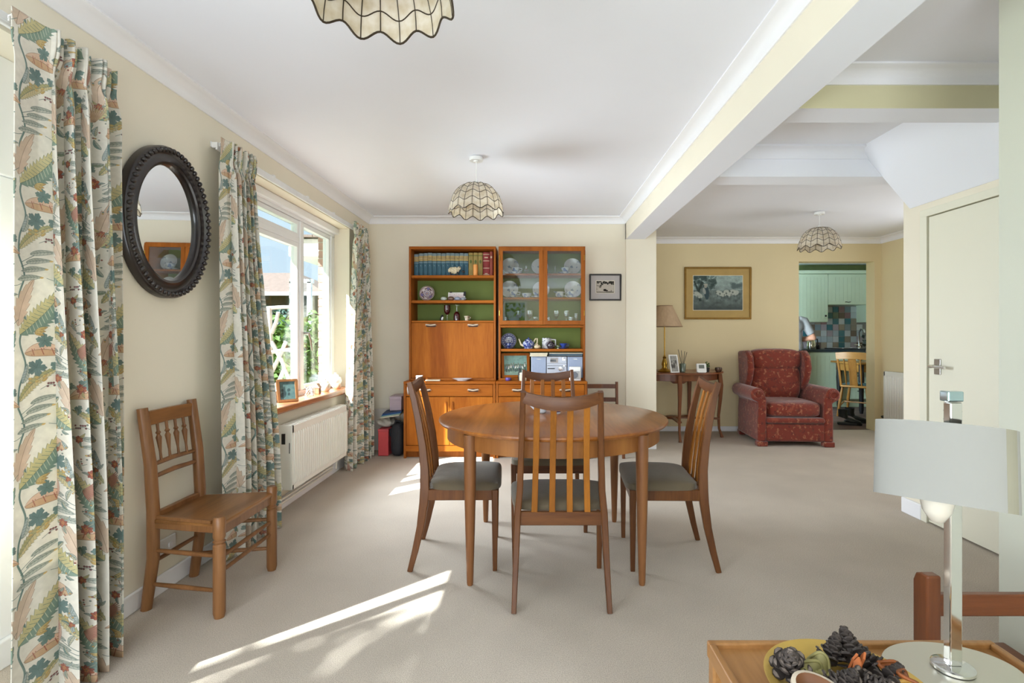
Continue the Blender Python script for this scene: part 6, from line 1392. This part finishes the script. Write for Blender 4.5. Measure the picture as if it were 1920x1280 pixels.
shz0, shz1 = .849-FZ, .9985-FZ; nn = 72; vs = []
SM = TM(-.022, -.002, (shz0+shz1)/2) @ RM('Z', -39) @ RM('X', -14)            # shade sits slightly tipped on its arm
hh = (shz1-shz0)/2
for q, z in ((1, -hh), (1, hh), (.982, hh), (.982, -hh)):
    for k in range(nn): a = 2*PI*k/nn; vs.append(SM @ Vector((.112*q*math.cos(a), .056*q*math.sin(a), z)))
M_shade = mat('pale_grey_lamp_shade', '94938D', .8, var=.01)
G().add(vs, [(j*nn+k, j*nn+(k+1) % nn, ((j+1) % 4)*nn+(k+1) % nn, ((j+1) % 4)*nn+k) for j in range(4) for k in range(nn)]).build('lamp_shade', M_shade, cl_, smooth=40)
g = G(); sv = []
for q in (1.004, .999):
    for z in (-hh, hh):
        for k in range(5): a = -.62+k*.075; sv.append(SM @ Vector((.112*q*math.cos(a), .056*q*math.sin(a), z)))
sfs = []
for k in range(4): sfs += [(k, k+1, 6+k, 5+k), (10+k, 15+k, 16+k, 11+k), (k, 10+k, 11+k, k+1), (5+k, 6+k, 16+k, 15+k)]
g.add(sv, sfs+[(0, 5, 15, 10), (4, 14, 19, 9)]).build('shade_seam', mat('cream_seam_tape', '8E8A78', .8), cl_)
G().lathe([(0, shz0-.036), (.012, shz0-.032), (.024, shz0-.012), (.030, shz0+.02), (.024, shz0+.05), (.014, shz0+.07), (0, shz0+.07)], 24, (-.045, -.018, 0)).build('bulb', mat('frosted_bulb', 'D8D2C4', .15, coat=.6), cl_, smooth=50)
G().tube([(0, 0, shz0+.09), (-.045, -.018, shz0+.09), (-.045, -.018, shz0+.07)], .006, 8).build('arm', M_chrome, cl_)
# brass bowl with dried things
bwl = thing('brass_bowl', 'shallow gold-coloured bowl of pine cones on the tray table', 'bowl', (.583, .945, FZ))
pr = [(.04, 0), (.06, .002), (.11, .018), (.140, .040), (.1425, .043), (.138, .042), (.108, .022), (.06, .007), (0, .006)]
M_goldb = mat('brushed_gold_leaf', 'D0AE5C', .42, .45, var=.12, vscale=10); G().lathe(pr, 64).build('bowl_body', M_goldb, bwl, smooth=45)
M_cone = mat('dark_pine_cone', '3E3530', .7, var=.35, vscale=30); M_tip = mat('pale_cone_tip', '75685E', .7, var=.2, vscale=30)
def cone(label, loc, L, R, rot):
    t = thing('pine_cone', label, 'pine cone', loc, rot=rot, group='pine cones in the gold bowl'); g = G().lathe([(0, 0), (R*.40, L*.12), (R*.42, L*.5), (R*.2, L*.85), (0, L*.95)], 10); tips = G(); n = 38
    for k in range(n):
        f = k/(n-1); z = L*(.06+.80*f); rr = R*(1.08-.55*f)*(.80+.20*math.sin(PI*min(1, f*2.4+.2))); w_ = R*.36*(1-.40*f); M_ = TM(0, 0, z) @ RM('Z', k*137.5) @ RM('Y', -12-52*f)
        o = [(R*.2, -w_*.3), (rr*.70, -w_*.85), (rr*.92, -w_*.80), (rr*1.05, -w_*.3), (rr*1.05, w_*.3), (rr*.92, w_*.80), (rr*.70, w_*.85), (R*.2, w_*.3)]; m = len(o)
        up = [(x, y, R*(.03+.10*min(1, x/rr))) for x, y in o]; dn = [(x, y, -R*.02+R*.05*min(1, x/rr)) for x, y in o]
        g.add(up+dn, [tuple(range(m)), tuple(range(2*m-1, m-1, -1))]+[(q, q+m, (q+1) % m+m, (q+1) % m) for q in range(m)], 0, M_)
        tips.add([(rr*.90, -w_*.62, R*.135), (rr*1.055, -w_*.28, R*.12), (rr*1.055, w_*.28, R*.12), (rr*.90, w_*.62, R*.135), (rr*.90, 0, R*.20)], [(0, 1, 4), (1, 2, 4), (2, 3, 4), (3, 0, 4), (3, 2, 1, 0)], 0, M_)
    g.build('scales', M_cone, t); o = tips.build('scale_tips', M_tip, t); o['kind'] = 'stuff'
    return t
cone('pine cone with pale scale edges at the left rim of the gold bowl', (.505, 1.00, FZ+.028), .074, .038, (.5, -.3, 0)); cone('black pine cone at the back of the gold bowl', (.588, 1.015, FZ+.030), .062, .031, (.2, .4, 1))
cone('grey open pine cone standing highest at the back right of the gold bowl', (.640, 1.01, FZ+.034), .064, .036, (.1, .5, 2)); cone('dark pine cone in the middle of the gold bowl', (.60, .955, FZ+.024), .074, .039, (.9, .3, .4))
cone('dark pine cone at the right side of the gold bowl', (.648, .945, FZ+.026), .064, .036, (.6, .9, 1.2)); cone('dark pine cone at the front of the gold bowl', (.575, .90, FZ+.022), .066, .037, (1.0, -.2, .2)); cone('dark pine cone at the front right of the gold bowl', (.63, .895, FZ+.024), .062, .036, (1.1, .5, -.3))
M_peel = mat('dried_peel', 'B58A3E', .6, var=.25, vscale=20); M_lime = mat('dried_lime_peel', '8C8450', .6, var=.25, vscale=20); M_amber = mat('dried_orange', '8A4A1E', .5, var=.3, vscale=25)
def slice_(label, loc, r, rot, m):
    t = thing('dried_fruit_slice', label, 'dried fruit', loc, rot=rot, group='dried fruit slices in the gold bowl'); n = 22
    vs = [(r*(1+.10*math.sin(3*a))*math.cos(a), r*(1+.10*math.sin(3*a))*math.sin(a), .008*math.sin(2*a)) for a in [2*PI*k/n for k in range(n)]]
    G().tube(vs, r*.16, 7, closed=True).build('rind', m, t, smooth=60); g = G(); c_ = [(x*.9, y*.9, z) for x, y, z in vs]
    g.add([(0, 0, .002)]+c_+[(0, 0, -.002)]+[(x, y, z-.004) for x, y, z in c_], [(0, 1+k, 1+(k+1) % n) for k in range(n)]+[(n+1, n+2+(k+1) % n, n+2+k) for k in range(n)]+[(1+k, n+2+k, n+2+(k+1) % n, 1+(k+1) % n) for k in range(n)]); g.build('flesh', m, t, smooth=60)
slice_('curled green-yellow dried slice left of the middle of the bowl', (.533, .972, FZ+.048), .020, (.9, .2, .3), M_lime); slice_('dried lime slice touching the curled slice', (.552, .985, FZ+.054), .019, (.7, -.4, 0), M_lime)
slice_('amber dried orange slice at the right rim of the bowl', (.680, .965, FZ+.052), .022, (.6, .4, .2), M_amber); slice_('dark orange dried slice beside the right rim', (.695, .945, FZ+.05), .020, (.8, .6, 1), M_amber); slice_('yellow dried slice low at the right of the bowl', (.675, .92, FZ+.046), .022, (.4, .3, .2), M_peel)
for k, (x, y, a) in enumerate(((.617, .985, .5), (.632, .985, 1.2), (.612, .965, 2.0))):
    t = thing('cinnamon_chip', ['orange bark chip sticking up at the back of the bowl', 'orange bark chip leaning on the grey pine cone', 'small orange bark chip in the middle of the bowl'][k], 'bark chip', (x, y, FZ+.058)); G().prism([(-.006, -.018), (.005, -.02), (.008, .01), (.001, .022), (-.007, .012)], 'y', -.002, .002, M=RM('Z', math.degrees(a)) @ RM('X', 20)).build('chip', mat('orange_bark', 'B4622E', .7, var=.2), t)
pod = thing('seed_pod', 'pale split seed pod with brown hollow lying at the front left of the bowl', 'seed pod', (.510, .925, FZ+.030), rot=(.35, .1, -.55))
g = G(); n = 26; R0 = []
for q, z in ((.15, 0), (.75, .004), (1, .020), (.98, .030), (.80, .032), (.55, .016), (.2, .008)):
    R0.append([(.048*q*math.cos(2*PI*k/n)*(1+.15*math.cos(2*PI*k/n)), .030*q*math.sin(2*PI*k/n), z) for k in range(n)])
vs = [p for r in R0 for p in r]; g.add(vs, [(j*n+k, j*n+(k+1) % n, (j+1)*n+(k+1) % n, (j+1)*n+k) for j in range(6) for k in range(n)]+[tuple(range(n-1, -1, -1)), tuple(6*n+k for k in range(n))]); g.m = [0 if i < 4*n else 1 for i in range(len(g.f))]
g.build('pod_shell', [mat('pale_pod', 'C9BBA6', .5, var=.08), mat('brown_pod_lining', '6E4424', .6, var=.15)], pod, smooth=45)
cone('small brown pine cone at the far right rim of the gold bowl', (.662, .985, FZ+.034), .052, .030, (.3, .8, 2.4)); cone('dark pine cone behind the pale seed pod in the gold bowl', (.548, .935, FZ+.030), .058, .034, (.7, -.1, 1.6))
# wooden chair behind the tray table, cut by the near wall
wc = thing('wooden_chair', 'brown wooden chair standing behind the tray table against the near wall', 'chair', (1.31, 1.585, 0)); M_brw = wood('brown_beech', '562C12', '774222', 'z', 9, .35, .3); M_brx = wood('brown_beech_rail', '562C12', '774222', 'x', 9, .35, .3)
ytop = .495
for x_ in (-.175, .175):
    G().prism([(-.14, 0), (-.085, 0), (-.085, ytop-.03), (-.095, ytop-.008), (-.112, ytop), (-.14, ytop)], 'x', x_-.021, x_+.021).build('back_post', M_brw, wc, bevel=.006, seg=3)
    G().bar([(x_, .03, 0), (x_, .03, .172)], .036, .036, up=(0, 1, 0)).build('front_leg', M_brw, wc); G().bar([(x_, -.09, .145), (x_, .03, .145)], .024, .05).build('seat_rail', M_brw, wc)
G().bar([(-.15, -.112, ytop-.092), (.15, -.112, ytop-.092)], .022, .062).build('back_rail', M_brx, wc); 
G().box(-.2, .2, -.08, .055, .172, .195).build('seat', M_brx, wc, bevel=.006)
